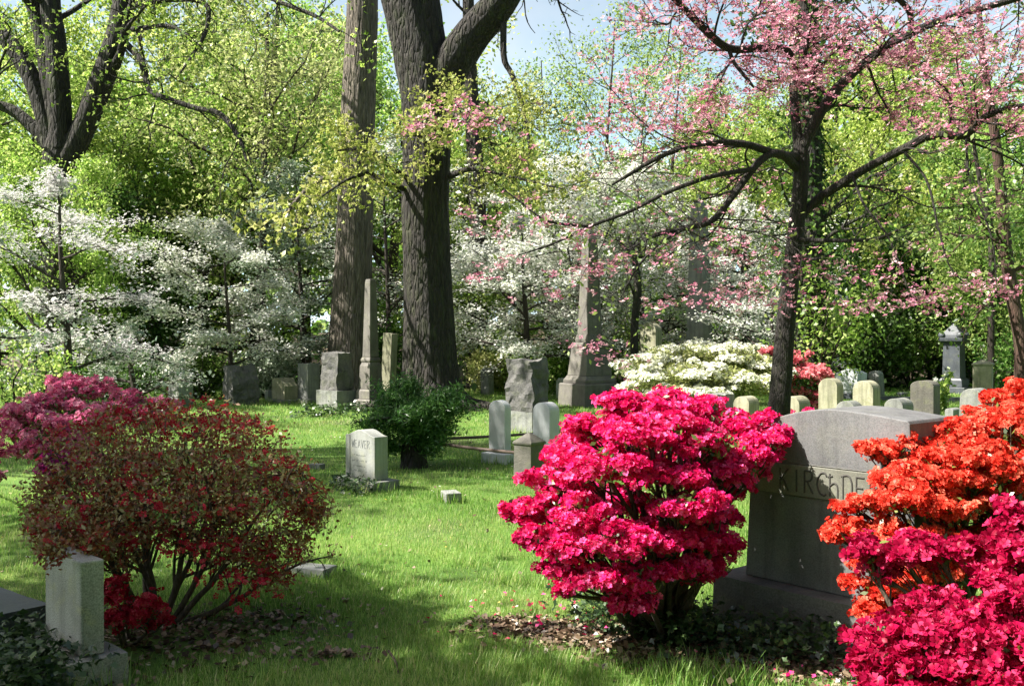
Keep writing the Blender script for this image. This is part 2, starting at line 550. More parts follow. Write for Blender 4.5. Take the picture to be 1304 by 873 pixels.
def tablet(label, px, style, mat, name='headstone', group=None, base=None, tilt=None, rough=0, bev=.008, cat='gravestone', **kw):
    w, t, h, loc, rz = solve(*px, **kw)
    FEET.append((loc[0], loc[1], w + (base[1] if base else 0), t + (base[1] if base else 0), rz))
    if base:
        root = thing(name, label, cat, loc, rz, group)
        bh, bx = base[0], base[1]
        bm_ = base[2] if len(base) > 2 else mat
        if rough:
            b = rockblock('base', w + bx, t + bx, bh, bm_, root, amp=.018, cuts=6, flat_top=True, seed=loc[0])
        else:
            b = mesh_obj('base', *prism([(-(w + bx) / 2, -.06), ((w + bx) / 2, -.06), ((w + bx) / 2, bh), (-(w + bx) / 2, bh)], t + bx), bm_, root)
            bevel(b, .012)
        if rough:
            o = rockblock('die', w, t, h, mat, root, z0=bh + .002, amp=rough, cuts=10, taper=.08, seed=loc[1])
        else:
            o = mesh_obj('die', *prism(top_outline(style, w, h, bh + .002), t), mat, root)
            bevel(o, bev)
        if tilt:
            root.rotation_euler = (tilt[0], tilt[1], rz)
        return root
    if rough:
        o = rockblock(name, w, t, h, mat, None, amp=rough, cuts=9, taper=.06, seed=loc[0] + loc[1], slope=.9 if style == 'slant' else 0)
    else:
        o = mesh_obj(name, *prism(top_outline(style, w, h), t), mat)
        bevel(o, bev)
    o.location = loc; o.rotation_euler = ((tilt[0] if tilt else 0), (tilt[1] if tilt else 0), rz)
    return tag(o, label, cat, group)


def strokes(mb, lines, r, y, flat=.5):
    for ln in lines:
        p = np.array([(x, y, z) for x, z in ln], float)
        if len(p) > 2:
            p = smooth_path(p, 4 * len(p))
        tube(mb, p, r, 6)


GL = {  # slender round-hand capitals in a 0.5 x 1 box
    'K': [[(0, 0), (0, 1)], [(.42, 1), (.02, .5)], [(.02, .52), (.2, .45), (.42, 0)]],
    'I': [[(.22, 0), (.22, 1)]],
    'R': [[(0, 0), (0, 1)], [(0, 1), (.3, .98), (.38, .78), (.28, .58), (0, .52)], [(.12, .53), (.42, 0)]],
    'C': [[(.46, .86), (.36, 1), (.14, .92), (0, .5), (.12, .1), (.34, 0), (.46, .1)]],
    'H': [[(0, 0), (0, 1)], [(-.1, .84), (.14, .9)], [(0, .46), (.2, .6), (.36, .46), (.38, 0)]],
    'N': [[(0, 0), (0, .96)], [(-.08, .94), (.24, 1), (.4, .75), (.42, .3), (.38, 0)]],
    'E': [[(0, 0), (0, 1)], [(0, .98), (.36, .98)], [(0, .52), (.3, .52)], [(0, .02), (.38, .02)]],
    'W': [[(0, 1), (.13, 0)], [(.13, 0), (.25, .8)], [(.25, .8), (.38, 0)], [(.38, 0), (.5, 1)]],
    'A': [[(0, 0), (.22, 1)], [(.22, 1), (.44, 0)], [(.08, .35), (.36, .35)]],
    'V': [[(0, 1), (.22, 0)], [(.22, 0), (.44, 1)]],
}


def word(mb, text, x0, x1, z0, hgt, r, y):
    pitch = (x1 - x0) / len(text)
    for i, ch in enumerate(text):
        off = x0 + i * pitch
        sx = pitch * .8 / .5
        strokes(mb, [[(off + x * sx, z0 + z * hgt) for x, z in ln] for ln in GL[ch]], r, y)


# --- the large family headstone between the pink and orange azaleas
th = R(50)
fw_b, fw_t, ft = 1.02, .90, .42
C = P(1156, 536, 4.85)
tg = np.array([math.cos(th), -math.sin(th)]); nv = np.array([-math.sin(th), -math.cos(th)])
cc = C[:2] - tg * fw_t / 2 - nv * ft / 2
gz = float(hill(*cc))
fam = thing('family_headstone', 'wide grey granite family headstone with an arched top between the hot pink and orange azaleas', 'headstone', (cc[0], cc[1], gz), -th)
zb = .27
zt = C[2] - gz
ol = [(-fw_b / 2, zb), (fw_b / 2, zb), (fw_t / 2 + .01, zt - .015), (fw_t / 2, zt)]
for x in np.linspace(fw_t / 2 - .05, -fw_t / 2 + .02, 14):
    u = (x / fw_t + .5)
    zc = zt + .034 * math.sin(math.pi * min(1, u * 1.0)) - .085 * max(0, 1 - u / .55) ** 1.7
    ol.append((x, zc))
ol += [(-fw_t / 2, zt - .096), (-fw_t / 2 - .012, zt - .118)]
bevel(mesh_obj('die', *prism(ol, ft), S_FAMILY, fam), .006)
bw, bd = fw_b + .26, ft + .26
rb = rockblock('base', bw, bd, zb - .002, S_GREYBASE, fam, amp=.012, cuts=10, flat_top=True, seed=4.2)
# letter band: at the left end of the picture it starts just right of the edge
bz0, bz1 = zt - .44, zt - .275
bx0, bx1 = -fw_b / 2 + .09, fw_b / 2 - .09
band = mesh_obj('name_band', *prism([(bx0, bz0), (bx1, bz0), (bx1, bz1), (bx0, bz1)], .012, -ft / 2 - .003), S_BAND, fam)
bevel(band, .003, 1)
mb = MB()
for z in (bz0 - .006, bz1 + .006):
    tube(mb, np.array([(bx0, -ft / 2 - .001, z), (bx1, -ft / 2 - .001, z)]), .003, 6)
mb.build('band_moulding', S_GREYBASE, fam)
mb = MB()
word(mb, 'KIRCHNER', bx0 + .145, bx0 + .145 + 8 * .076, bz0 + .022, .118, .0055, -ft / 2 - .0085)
mb.build('lettering', M_CUTSHADE, fam)

# --- small pale headstone on its base in the lawn, with an inscription
w, t, h, loc, rz = solve(439, 477, 494, 549, d=9.95, theta=44)
hs = thing('inscribed_headstone', 'small pale wavy-topped headstone with worn inscription on a low base in the lawn', 'headstone', loc, rz)
b = mesh_obj('base', *prism([(-w / 2 - .09, -.05), (w / 2 + .09, -.05), (w / 2 + .09, .105), (-w / 2 - .09, .105)], t + .17), S_GREY, hs); bevel(b, .012)
d_ = mesh_obj('die', *prism(top_outline('serp', w, h, .107), t), S_PALE, hs); bevel(d_, .006)
mb = MB()
tube(mb, np.array([(-w * .34, -t / 2 - .0005, .11), (-w * .34, -t / 2 - .0005, h * .9)]), .006, 6)
mb.build('margin_groove', S_GREY, hs)
mb = MB()
word(mb, 'WEAVER', -w * .27, w * .36, h * .70, .08, .0032, -t / 2 - .0005)
mb.build('lettering', M_CUTSHADE2, hs)
for z, k in ((h * .56, .2), (h * .47, .26), (h * .38, .22), (h * .30, .24)):
    xs = np.arange(-k * w, k * w, .018)
    mb = MB()
    for x in xs:
        if rng.random() < .8:
            tube(mb, np.array([(x, -t / 2 - .0002, z), (x + .008, -t / 2 - .0002, z + rng.uniform(.008, .018))]), .0024, 4)
    mb.build('inscription_line', M_CUTSHADE2, hs)

# --- speckled headstone at the bottom left
w, t, h, loc, rz = solve(58, 103, 131, 716, d=4.5, theta=45)
sp = thing('speckled_headstone', 'small speckled granite headstone under the bronze azalea, dark ivy at its foot', 'headstone', loc, rz)
b = rockblock('base', w + .12, t + .16, .145, S_SPECK, sp, amp=.006, cuts=6, flat_top=True)
d_ = mesh_obj('die', *prism(top_outline('flat', w, h, .147), t), S_SPECK, sp); bevel(d_, .008)

o = rockblock('slab_marker', .62, .42, .15, S_BLUE, None, amp=.006, cuts=6, flat_top=True)
p = G(-22, 802); o.location = p; o.rotation_euler = (0, 0, R(-38))
tag(o, 'low grey granite slab lying in the grass at the left edge, beside the speckled headstone', 'grave marker')
tablet('little grey block marker alone in the grass right of the small inscribed headstone', (561, 568, 588, 628, 645), 'flat', S_GREY, name='block_marker', theta=72, cat='grave marker')
for nm, px, py, ww, dd, hh, lab, mat in (
        ('flush_marker', 398, 737, .26, .16, .05, 'pale flat marker stone flush with the grass right of the bronze azalea', S_PALE),
        ('flush_marker', 403, 597, .16, .12, .06, 'tiny flat marker in shaded grass left of the small inscribed headstone', S_GREY)):
    o = rockblock(nm, ww, dd, hh, mat, None, amp=.006, cuts=4, flat_top=True)
    o.location = G(px, py); o.rotation_euler = (0, 0, R(-20)); tag(o, lab, 'grave marker')

# --- row by the two great trunks
tablet('squat rough-sided headstone showing above the bronze red azalea', (214, 226, 245, 474, 522), 'flat', S_GREY, rough=.03)
r2 = tablet('dark rough boulder headstone sloping down to the right, behind the red azalea', (284, 296, 330, 466, 517), 'slant', S_DARK, rough=.05)
tablet('weathered headstone with one sloping shoulder, left of a taller smooth grey tablet', (346, 362, 379, 482, 514), 'slant', S_TAN, base=(.09, .16, S_GREY))
tablet('smooth grey upright headstone left of the dark rock-faced stone by the brown trunk', (379, 392, 407, 463, 514), 'flat', S_GREY, base=(.12, .14))
tablet('tall dark rock-faced headstone on a pale rough base before the brown trunk', (408, 430, 450, 449, 521), 'flat', S_DARK, rough=.04, base=(.42, .12, S_GREY), theta=42)
tablet('leaning yellowish tablet just right of the small obelisk', (484, 495, 503, 424, None, 22.5), 'flat', S_TAN, tilt=(0, R(4)))
tablet('tiny pale foot stone left of the sloping-shouldered headstone', (337, 341, 346, 497, 511), 'flat', S_PALE, cat='foot stone')


def stack(name, label, loc, rz, levels, mat, cat='monument', parts=None):
    """levels: list of (part name, [(z, width, depth), ...]) rings lofted into one part"""
    root = thing(name, label, cat, loc, rz)
    for pn, rings in levels:
        V = []; Fc = []
        for z, a, b_ in rings:
            V += [(-a / 2, -b_ / 2, z), (a / 2, -b_ / 2, z), (a / 2, b_ / 2, z), (-a / 2, b_ / 2, z)]
        for i in range(len(rings) - 1):
            for j in range(4):
                Fc.append([4 * i + j, 4 * i + (j + 1) % 4, 4 * i + 4 + (j + 1) % 4, 4 * i + 4 + j])
        Fc.append([3, 2, 1, 0]); n = 4 * (len(rings) - 1); Fc.append([n, n + 1, n + 2, n + 3])
        bevel(mesh_obj(pn, V, Fc, mat, root), .01)
    return root


# large obelisk
c = P(751, 430, 22.4); gz = float(hill(c[0], c[1]))
stack('obelisk', 'tall brownstone obelisk on a stepped pedestal behind the hot pink azalea', (c[0], c[1], gz), R(-58), [
    ('base', [(-.1, 1.04, 1.04), (.50, 1.0, 1.0), (.53, .97, .97)]),
    ('plinth', [(.532, .86, .86), (.60, .86, .86), (.66, .78, .78), (.70, .74, .74)]),
    ('pedestal', [(.702, .72, .72), (1.30, .60, .60), (1.36, .62, .62), (1.44, .56, .56)]),
    ('neck', [(1.442, .46, .46), (1.50, .48, .48), (1.62, .43, .43)]),
    ('shaft', [(1.622, .40, .40), (3.75, .25, .25), (3.98, .01, .01)])], S_BROWN)
# small obelisk by the brown trunk
c = P(472, 430, 21.3); gz = float(hill(c[0], c[1]))
stack('small_obelisk', 'slim pale column obelisk on a stepped plinth between the two great trunks', (c[0], c[1], gz), R(-42), [
    ('base', [(-.1, .56, .56), (.22, .54, .54), (.25, .50, .50)]),
    ('plinth', [(.252, .46, .46), (.42, .44, .44), (.46, .40, .40)]),
    ('pedestal', [(.462, .37, .37), (.95, .33, .33), (1.03, .27, .27)]),
    ('collar', [(1.032, .29, .29), (1.08, .31, .31), (1.14, .26, .26)]),
    ('shaft', [(1.142, .25, .25), (2.72, .175, .175), (2.80, .15, .15)])], S_BROWN)
# grey obelisk behind the white azalea
c = P(890, 430, 26); gz = float(hill(c[0], c[1]))
stack('grey_obelisk', 'tall plain grey obelisk rising behind the white azalea', (c[0], c[1], gz), R(-38), [
    ('base', [(-.1, 1.0, 1.0), (.40, .98, .98)]),
    ('plinth', [(.402, .8, .8), (.9, .72, .72)]),
    ('shaft', [(.902, .52, .52), (4.9, .33, .33), (5.25, .02, .02)])], S_GREY)
# blue-grey monument with pediment
c = P(1215, 430, 26.5); gz = float(hill(c[0], c[1]))
mon = stack('pediment_monument', 'dark blue-grey pillar monument with a gabled cap before the shaded wood', (c[0], c[1], gz), R(-42), [
    ('base', [(-.1, .80, .80), (.16, .78, .78)]),
    ('plinth', [(.162, .62, .62), (.34, .58, .58), (.40, .50, .50)]),
    ('shaft', [(.402, .46, .46), (1.32, .42, .42)]),
    ('cornice', [(1.322, .48, .48), (1.38, .60, .60), (1.46, .62, .62)]),
    ('cap', [(1.462, .55, .55), (1.54, .52, .52), (1.84, .04, .04)])], S_BLUE)
for sx, sy in ((-1, -1), (1, -1), (1, 1), (-1, 1)):
    mbx = MB()
    a = np.linspace(0, 2 * math.pi, 13)
    tube(mbx, np.array([(sx * .23, sy * .23 - .07, 1.53), (sx * .23, sy * .23 - .06, 1.53), (sx * .23, sy * .23 + .06, 1.53), (sx * .23, sy * .23 + .07, 1.53)]), [.01, .085, .085, .01], 12)
    mbx.build('scroll', S_BLUE, mon, True)
c = P(1252, 430, 22); gz = float(hill(c[0], c[1]))
stack('stone_pillar', 'square mossy stone pillar with a pale pyramid cap right of the blue-grey monument', (c[0], c[1], gz), R(-30), [
    ('shaft', [(-.1, .39, .39), (.93, .38, .38)]),
    ('cap', [(.932, .43, .43), (.965, .43, .43), (1.06, .03, .03)])], S_TAN)

# dark rock-faced monument
tablet('large dark rock-faced monument on a rough base behind the two white tablets', (643, 678, 700, 458, 553), 'flat', S_DARK, rough=.05, base=(.34, .02, S_GREY), theta=45)
# two white marble tablets
tablet('white marble tablet with a rounded top on a low base behind the iron rail', (622, 643, 651, 510, 589), 'round', S_MARBLE, base=(.13, .14), theta=38)
tablet('white marble tablet with a rounded top behind the mossy rail post', (678, 700, 713, 513, None, 12.9), 'round', S_MARBLE, theta=40)
# rail fence: post and two pipes
pp = P(674, 580, 10.75); gz = float(hill(pp[0], pp[1]))
fence = thing('rail_fence', 'low iron pipe rails running from the yew to a mossy pyramid-topped stone post', 'rail fence', (pp[0], pp[1], gz))
V = []; Fc = []
rings = [(-.1, .25), (.42, .235), (.425, .26), (.45, .26), (.545, .03)]
for z, a in rings:
    for sx, sy in ((-1, -1), (1, -1), (1, 1), (-1, 1)):
        x_, y_ = sx * a / 2, sy * a / 2
        ca, sa = math.cos(R(-40)), math.sin(R(-40))
        V.append((x_ * ca - y_ * sa, x_ * sa + y_ * ca, z))
for i in range(4):
    for j in range(4):
        Fc.append([4 * i + j, 4 * i + (j + 1) % 4, 4 * i + 4 + (j + 1) % 4, 4 * i + 4 + j])
Fc += [[3, 2, 1, 0], [16, 17, 18, 19]]
bevel(mesh_obj('post', V, Fc, S_POST, fence), .01)
off = np.array([pp[0], pp[1], gz])
for a, b_ in (((536, 561, 12.15), (668, 577, 10.8)), ((536, 559, 12.15), (690, 551, 14.2))):
    mb = MB(); A, B = P(*a), P(*b_)
    pts = np.array([A + (B - A) * t_ + np.array([0, 0, -.012 * math.sin(math.pi * t_)]) for t_ in np.linspace(0, 1, 9)])
    tube(mb, pts, .019, 8)
    mb.build('rail', M_IRON, fence, True, offset=off)

# far stones, centre
tablet('small mossy round-topped headstone far off, right of the dark forked trunk', (612, 622, 629, 468, None, 26), 'round', S_GREY)
tablet('small pale pointed tablet left of the brownstone obelisk', (708, 714, 722, 481, None, 24.5), 'gable', S_PALE)
tablet('slim grey shaft standing among shrubs right of the dark forked trunk', (599, 604, 609, 436, None, 29), 'flat', S_BLUE, name='grey_shaft')
tablet('round-topped tan headstone half hidden behind the white azalea', (815, 835, 843, 411, None, 24.5), 'round', S_TAN)
tablet('low brown block stone at the foot of the brownstone obelisk', (780, 790, 798, 497, 518), 'flat', S_BROWN, cat='foot stone')
# row behind the family headstone
tablet('wide rough grey block headstone below the white azalea', (893, 914, 937, 503, None, 16.2), 'flat', S_GREY, rough=.025)
tablet('squat round-topped stone between the rough grey block and the pink dogwood trunk', (934, 954, 967, 505, None, 16.0), 'round', S_TAN)
tablet('squat round-topped stone just right of the pink dogwood trunk', (995, 1018, 1032, 505, None, 15.5), 'round', S_TAN)
tablet('tall lichened round-topped tablet left of the pale niche monument', (1043, 1066, 1074, 482, None, 17.5), 'round', S_TAN)
tablet('low round stone between the two tall lichened tablets', (1065, 1089, 1099, 511, None, 15.4), 'round', S_GREY)
tablet('tall lichened round-topped tablet below the pale niche monument, on its right', (1087, 1112, 1121, 485, None, 17.0), 'round', S_TAN)
tablet('low wide round stone left of the dark upright slab', (1127, 1150, 1163, 508, None, 15.4), 'round', S_GREY)
tablet('dark upright slab headstone in shade left of the little white lilies', (1161, 1189, 1197, 485, None, 16.6), 'arch', S_POST, theta=42)
tablet('dark grey round-topped headstone beside the orange azalea', (1222, 1249, 1260, 495, None, 15.0), 'round', S_GREY, tilt=(0, R(3)))
tablet('small rough stump of a stone in the grass left of the orange azalea', (1204, 1214, 1223, 520, None, 16.4), 'arch', S_GREY)
tablet('grey block stone at the foot of the mossy pillar', (1256, 1267, 1276, 499, None, 19), 'flat', S_GREY, cat='foot stone')
# niche monument
w, t, h, loc, rz = solve(1065, 1092, 1104, 470, d=24, theta=40)
nm = thing('niche_monument', 'pale grey shouldered monument with an arched panel at the edge of the wood', 'gravestone', loc, rz)
bevel(mesh_obj('base', *prism([(-w * .62, -.05), (w * .62, -.05), (w * .62, .14), (-w * .62, .14)], t * 1.3), S_BLUE, nm), .01)
bevel(mesh_obj('die', *prism(top_outline('gable', w, h, .142), t), S_MARBLE, nm), .01)
a = w * .3
bevel(mesh_obj('panel', *prism([(-a, .25), (a, .25), (a, h * .7)] + [(a * math.cos(q), h * .7 + a * .6 * math.sin(q)) for q in np.linspace(.2, math.pi - .2, 8)] + [(-a, h * .7)], .03, -t / 2 - .006), S_MARBLE, nm), .004)
tablet('thin leaning round-topped stone right of the pale niche monument', (1108, 1121, 1127, 472, None, 24.5), 'round', S_GREY, tilt=(0, R(-4)))
tablet('dark rounded stone in deep shade left of the pale niche monument', (1044, 1055, 1062, 470, None, 26), 'round', S_BLUE)
tablet('small low block in front of the dark hedge, left of the blue-grey monument', (1142, 1152, 1159, 500, None, 25), 'flat', S_BLUE, cat='foot stone')
tablet('tiny white stone under the little white lilies', (1190, 1195, 1200, 500, None, 21), 'flat', S_MARBLE, cat='foot stone')
A, B = P(1098, 507, 24.0), P(1228, 508, 23.5)
A[2] = hill(A[0], A[1]); B[2] = hill(B[0], B[1])
L_ = np.linalg.norm(B - A)
k = rockblock('grave_kerb', L_, .16, .1, S_BLUE, None, amp=.008, cuts=8, flat_top=True)
k.location = (A + B) / 2; k.rotation_euler = (0, 0, math.atan2(B[1] - A[1], B[0] - A[0]))
tag(k, 'long low stone kerb round a plot in front of the blue-grey monument', 'kerb')

# ------------------------------------------------------------------ azaleas
def pad(px, py, rx, ry, d, depth=1.0):
    c = P(px, py, d); s = d / F
    return (c, rx * s, rx * s * depth, ry * s)


def surf_points(pd, n, low=-.35):
    c, a, b_, h_ = pd
    v = unit(rng.normal(size=(int(n * 1.9), 3)))
    v = v[v[:, 2] > low][:n]
    s = rng.uniform(.80, 1.06, (len(v), 1))
    lump = 1 + .13 * np.sin(v[:, 0:1] * 7 + c[0] * 9) * np.sin(v[:, 1:2] * 6 + c[1] * 7) + .1 * np.sin(v[:, 2:3] * 9 + v[:, 0:1] * 8)
    pos = c + v * s * lump * np.array([a, b_, h_])
    nrm = unit(v / np.array([a, b_, h_]))
    return pos, nrm


def azalea(name, label, base, pads, petal, leaf, fsize, fdens, ldens, lsize, ftpl=AZALEA, stems=6, stem_r=.018, twig=True, low=-.35, extra=None, cat='azalea', lup=.3, fup=.35):
    root = thing(name, label, cat, base)
    off = np.array(base)
    mb = MB()
    hubs = []
    for i in range(stems):
        a = 2 * math.pi * i / stems + rng.uniform(-.4, .4)
        hubs.append(np.array(base) + np.array([.06 * math.cos(a), .06 * math.sin(a), -.03]))
    fm, lm = MB(), MB()
    for pd in pads:
        c, a, b_, h_ = pd
        h0 = hubs[rng.integers(len(hubs))]
        end = c - np.array([0, 0, h_ * .5])
        mid = h0 * .55 + end * .45 + np.array([0, 0, .18 * (end[2] - h0[2])]) + rng.normal(0, .04, 3)
        path = smooth_path([h0, mid, end], 9)
        tube(mb, path, np.linspace(stem_r, stem_r * .35, 9), 6)
        if twig:
            for k in range(10):
                q = path[rng.integers(5, 9)]
                vv = unit(rng.normal(size=3)); vv[2] = abs(vv[2]) * .8
                e = c + vv * np.array([a, b_, h_]) * .92
                tube(mb, smooth_path([q, (q + e) / 2 + rng.normal(0, .02, 3), e], 5), np.linspace(stem_r * .3, stem_r * .1, 5), 4)
        subs = []
        for k in range(6):
            v = unit(rng.normal(size=3)); v[2] = v[2] * .8 + .15
            q = rng.uniform(.32, .54)
            subs.append((c + v * np.array([a, b_, h_]) * rng.uniform(.45, .95), a * q, b_ * q, max(h_ * q * .9, a * q * .42)))
        for k in range(5):
            v = unit(rng.normal(size=3)); v[2] = v[2] * .7 + .2
            q = rng.uniform(.16, .26)
            subs.append((c + v * np.array([a, b_, h_]) * rng.uniform(.95, 1.25), a * q, b_ * q, a * q * .6))
        area = 4 * math.pi * ((a * b_) ** 1.6 / 3 + (a * h_) ** 1.6 / 3 + (b_ * h_) ** 1.6 / 3) ** (1 / 1.6)
        nf = int(area * fdens)
        pn = [surf_points(sp_, int(nf / (5.4 if k_ < 6 else 22) * rng.uniform(.55, 1.2)), low) for k_, sp_ in enumerate(subs)]
        pos = np.concatenate([x_[0] for x_ in pn]); nr = np.concatenate([x_[1] for x_ in pn])
        pos = pos + rng.normal(0, fsize * .22, pos.shape)
        nr = unit(nr + np.array([0, 0, fup]) + rng.normal(0, .45, nr.shape))
        scatter(fm, pos, nr, fsize * rng.uniform(.75, 1.2, len(pos)), ftpl, rng.random(len(pos)) ** 1.0)
        nl = int(area * ldens)
        v = unit(rng.normal(size=(nl, 3))); rad = rng.uniform(.3, 1.0, (nl, 1))
        pos = c + v * rad * np.array([a, b_, h_])
        scatter(lm, pos, rand_n(nl, lup), lsize * rng.uniform(.6, 1.3, nl), LEAF)
    mb.build('branches', BARK_TWIG, root, True, offset=off)
    if lm.v:
        lm.build('leaves', leaf, root, offset=off)
    fm.build('blossoms', petal, root, True, offset=off)
    return root


def fill_pads(n, x0, x1, y0, y1, d0, d1, rx, ry, inside):
    out = []
    while len(out) < n:
        x, y, d = rng.uniform(x0, x1), rng.uniform(y0, y1), rng.uniform(d0, d1)
        if inside(x, y):
            out.append(pad(x, y, rx * rng.uniform(.7, 1.25), ry * rng.uniform(.7, 1.25), d))
    return out


# hot pink azalea
px_ = [(812, 518, 48, 22, 5.35), (868, 524, 52, 24, 5.5), (925, 540, 48, 22, 5.5), (965, 562, 36, 18, 5.3), (770, 545, 44, 22, 5.2), (830, 552, 60, 26, 4.95),
       (895, 565, 55, 26, 5.0), (740, 580, 44, 22, 5.1), (715, 612, 40, 22, 5.0), (682, 645, 36, 22, 5.0), (672, 662, 24, 13, 5.0), (775, 600, 56, 28, 4.8), 
       (930, 600, 42, 22, 5.1), (740, 650, 48, 24, 4.75), (870, 640, 48, 24, 4.75), (694, 685, 36, 20, 4.85), (735, 700, 44, 22, 4.7), (790, 690, 52, 26, 4.6),
       (900, 690, 34, 20, 5.0), (722, 728, 32, 12, 4.75), (770, 735, 40, 18, 4.65), (815, 735, 40, 24, 4.7), (722, 752, 15, 13, 4.65), (800, 765, 30, 16, 4.7), (870, 720, 32, 16, 4.9),
       (800, 575, 70, 30, 5.6), (880, 600, 60, 30, 5.7), (760, 640, 60, 30, 5.5), (905, 655, 26, 14, 4.95), (955, 578, 30, 14, 5.15), (985, 566, 18, 9, 5.15), (760, 668, 40, 18, 5.3), (845, 660, 40, 22, 5.3), (950, 555, 30, 14, 5.7), (930, 625, 24, 12, 5.35), (925, 700, 24, 14, 5.2), (885, 735, 26, 12, 5.0), (960, 600, 22, 12, 5.3), (905, 672, 20, 10, 5.1), (660, 655, 18, 9, 5.0), (690, 610, 20, 10, 5.1), (745, 545, 22, 10, 5.2), (785, 512, 22, 9, 5.4), (845, 505, 24, 10, 5.5), (905, 515, 22, 10, 5.6), (985, 550, 18, 8, 5.35), (925, 662, 18, 11, 5.2), (912, 722, 24, 13, 5.1), (850, 610, 50, 20, 4.9), (850, 690, 40, 18, 4.85), (972, 585, 20, 10, 5.25), (870, 655, 34, 16, 4.9)]
base = G(838, 806)
azalea('pink_azalea', 'big hot pink azalea in full bloom beside the grey family headstone', base, [pad(q[0], q[1], q[2], q[3] * .84, q[4], .9) for q in px_], B_PINK, L_AZL, .037, 3500, 520, .035, RUFFLED, stems=7, stem_r=.022)

# small sprig of the same bloom seen above the family stone
azalea('pink_azalea', 'low pink azalea peeping above the arched top of the family headstone', G(1035, 560), [pad(1030, 534, 26, 12, 13.5), pad(1055, 538, 28, 10, 13.4), pad(1015, 540, 20, 9, 13.6)], B_PINK, L_AZL, .055, 900, 300, .05, stems=3, stem_r=.015)

# orange azalea
px_ = [(1290, 515, 40, 24, 5.3), (1262, 540, 46, 24, 5.2), (1300, 550, 46, 26, 4.9), (1225, 560, 40, 24, 5.05), (1180, 575, 44, 20, 4.9), (1140, 578, 32, 12, 4.85), (1113, 571, 22, 8, 4.85), (1255, 590, 50, 28, 4.7),
       (1210, 605, 48, 26, 4.7), (1160, 612, 46, 22, 4.65), (1140, 612, 30, 15, 4.65), (1300, 610, 44, 28, 4.6), (1112, 640, 32, 14, 4.6), (1088, 645, 22, 9, 4.6), (1150, 645, 46, 22, 4.55), (1205, 645, 44, 22, 4.55), (1075, 676, 28, 10, 4.55),
       (1062, 679, 20, 8, 4.55), (1110, 675, 36, 18, 4.55), (1150, 690, 40, 20, 4.5), (1200, 690, 40, 22, 4.5), (1110, 712, 30, 16, 4.5), (1150, 735, 40, 22, 4.45), (1190, 740, 40, 22, 4.5), (1110, 750, 32, 14, 4.45), (1130, 778, 36, 15, 4.4),
       (1170, 780, 36, 18, 4.45), (1345, 560, 60, 40, 5.0), (1340, 640, 60, 40, 4.9), (1250, 650, 50, 30, 4.9), (1220, 700, 50, 30, 4.9), (1250, 560, 60, 30, 5.6), (1320, 520, 50, 26, 5.5)]
base = G(1225, 822)
azalea('orange_azalea', 'orange-red azalea in full bloom covering the right end of the family headstone', base, [pad(*q[:5], .9) for q in px_], B_ORANGE, L_AZL, .041, 3000, 450, .032, AZALEA, stems=7, stem_r=.02)

# magenta azalea in front, lower right
px_ = [(1305, 662, 34, 22, 3.9), (1285, 700, 34, 20, 3.85), (1320, 700, 46, 28, 3.8), (1270, 728, 30, 18, 3.85), (1105, 700, 26, 16, 4.0), (1150, 700, 40, 15, 3.95), (1195, 700, 42, 15, 3.95), (1120, 722, 24, 12, 4.0), (1295, 745, 42, 22, 3.7), (1245, 775, 40, 20, 3.6),
       (1185, 775, 36, 18, 3.6), (1290, 780, 50, 26, 3.5), (1145, 805, 36, 18, 3.55), (1105, 815, 22, 14, 3.6), (1195, 810, 42, 22, 3.45), (1250, 815, 46, 24, 3.4), (1305, 830, 50, 28, 3.35), (1125, 845, 36, 20, 3.45), (1175, 850, 42, 22, 3.35), (1235, 860, 46, 24, 3.3), (1120, 872, 34, 16, 3.4), (1290, 880, 50, 26, 3.2), (1180, 890, 50, 22, 3.3), (1330, 770, 40, 40, 3.6)]
p = P(1275, 873, 3.75); base = np.array([p[0], p[1], float(hill(p[0], p[1]))])
azalea('magenta_azalea', 'deep magenta azalea nearest the camera in front of the orange azalea', base, [pad(*q[:5], .9) for q in px_], B_MAG, L_AZL, .050, 2000, 260, .035, RUFFLED, stems=6, stem_r=.016)

# bronze red azalea, left: open stems, small bronze leaves, fewer flowers
base = G(205, 793)
root = thing('bronze_azalea', 'large open azalea with bronze leaves and fading dark red flowers over bare stems', 'azalea', base)
mb, lm, fm = MB(), MB(), MB()
c_bz = dict(seg=[6, 5, 4, 3], wob=[.10, .14, .18, .22], trop=[.05, .05, .06, .03], sides=[7, 6, 5, 4], kids=[5, 4, 4], f0=[.35, .3, .3], ang=[38, 42, 46], ratio=[.58, .6, .62], rr=.6)
twigs = []
stems = [(-.6, .1, 1.1), (-.5, -.35, 1.1), (-.3, .4, 1.2), (-.12, -.1, 1.3), (.15, .3, 1.25), (.3, -.25, 1.2), (.55, .15, 1.05), (.85, -.1, .95), (1.1, .2, .75), (-.68, -.2, .95)]
for q in stems:
    a = unit(np.array(q))
    grow(mb, base + np.array([q[0] * .05, q[1] * .05, -.04]), a,  .72 * rng.uniform(.85, 1.15), .02, 0, c_bz, twigs)
tp = np.concatenate(twigs)


def bronze_keep(p):
    q = p - base
    return (q[:, 0] > -.74) & (q[:, 0] < .98) & (q[:, 2] > .25) & (q[:, 2] < 1.38)


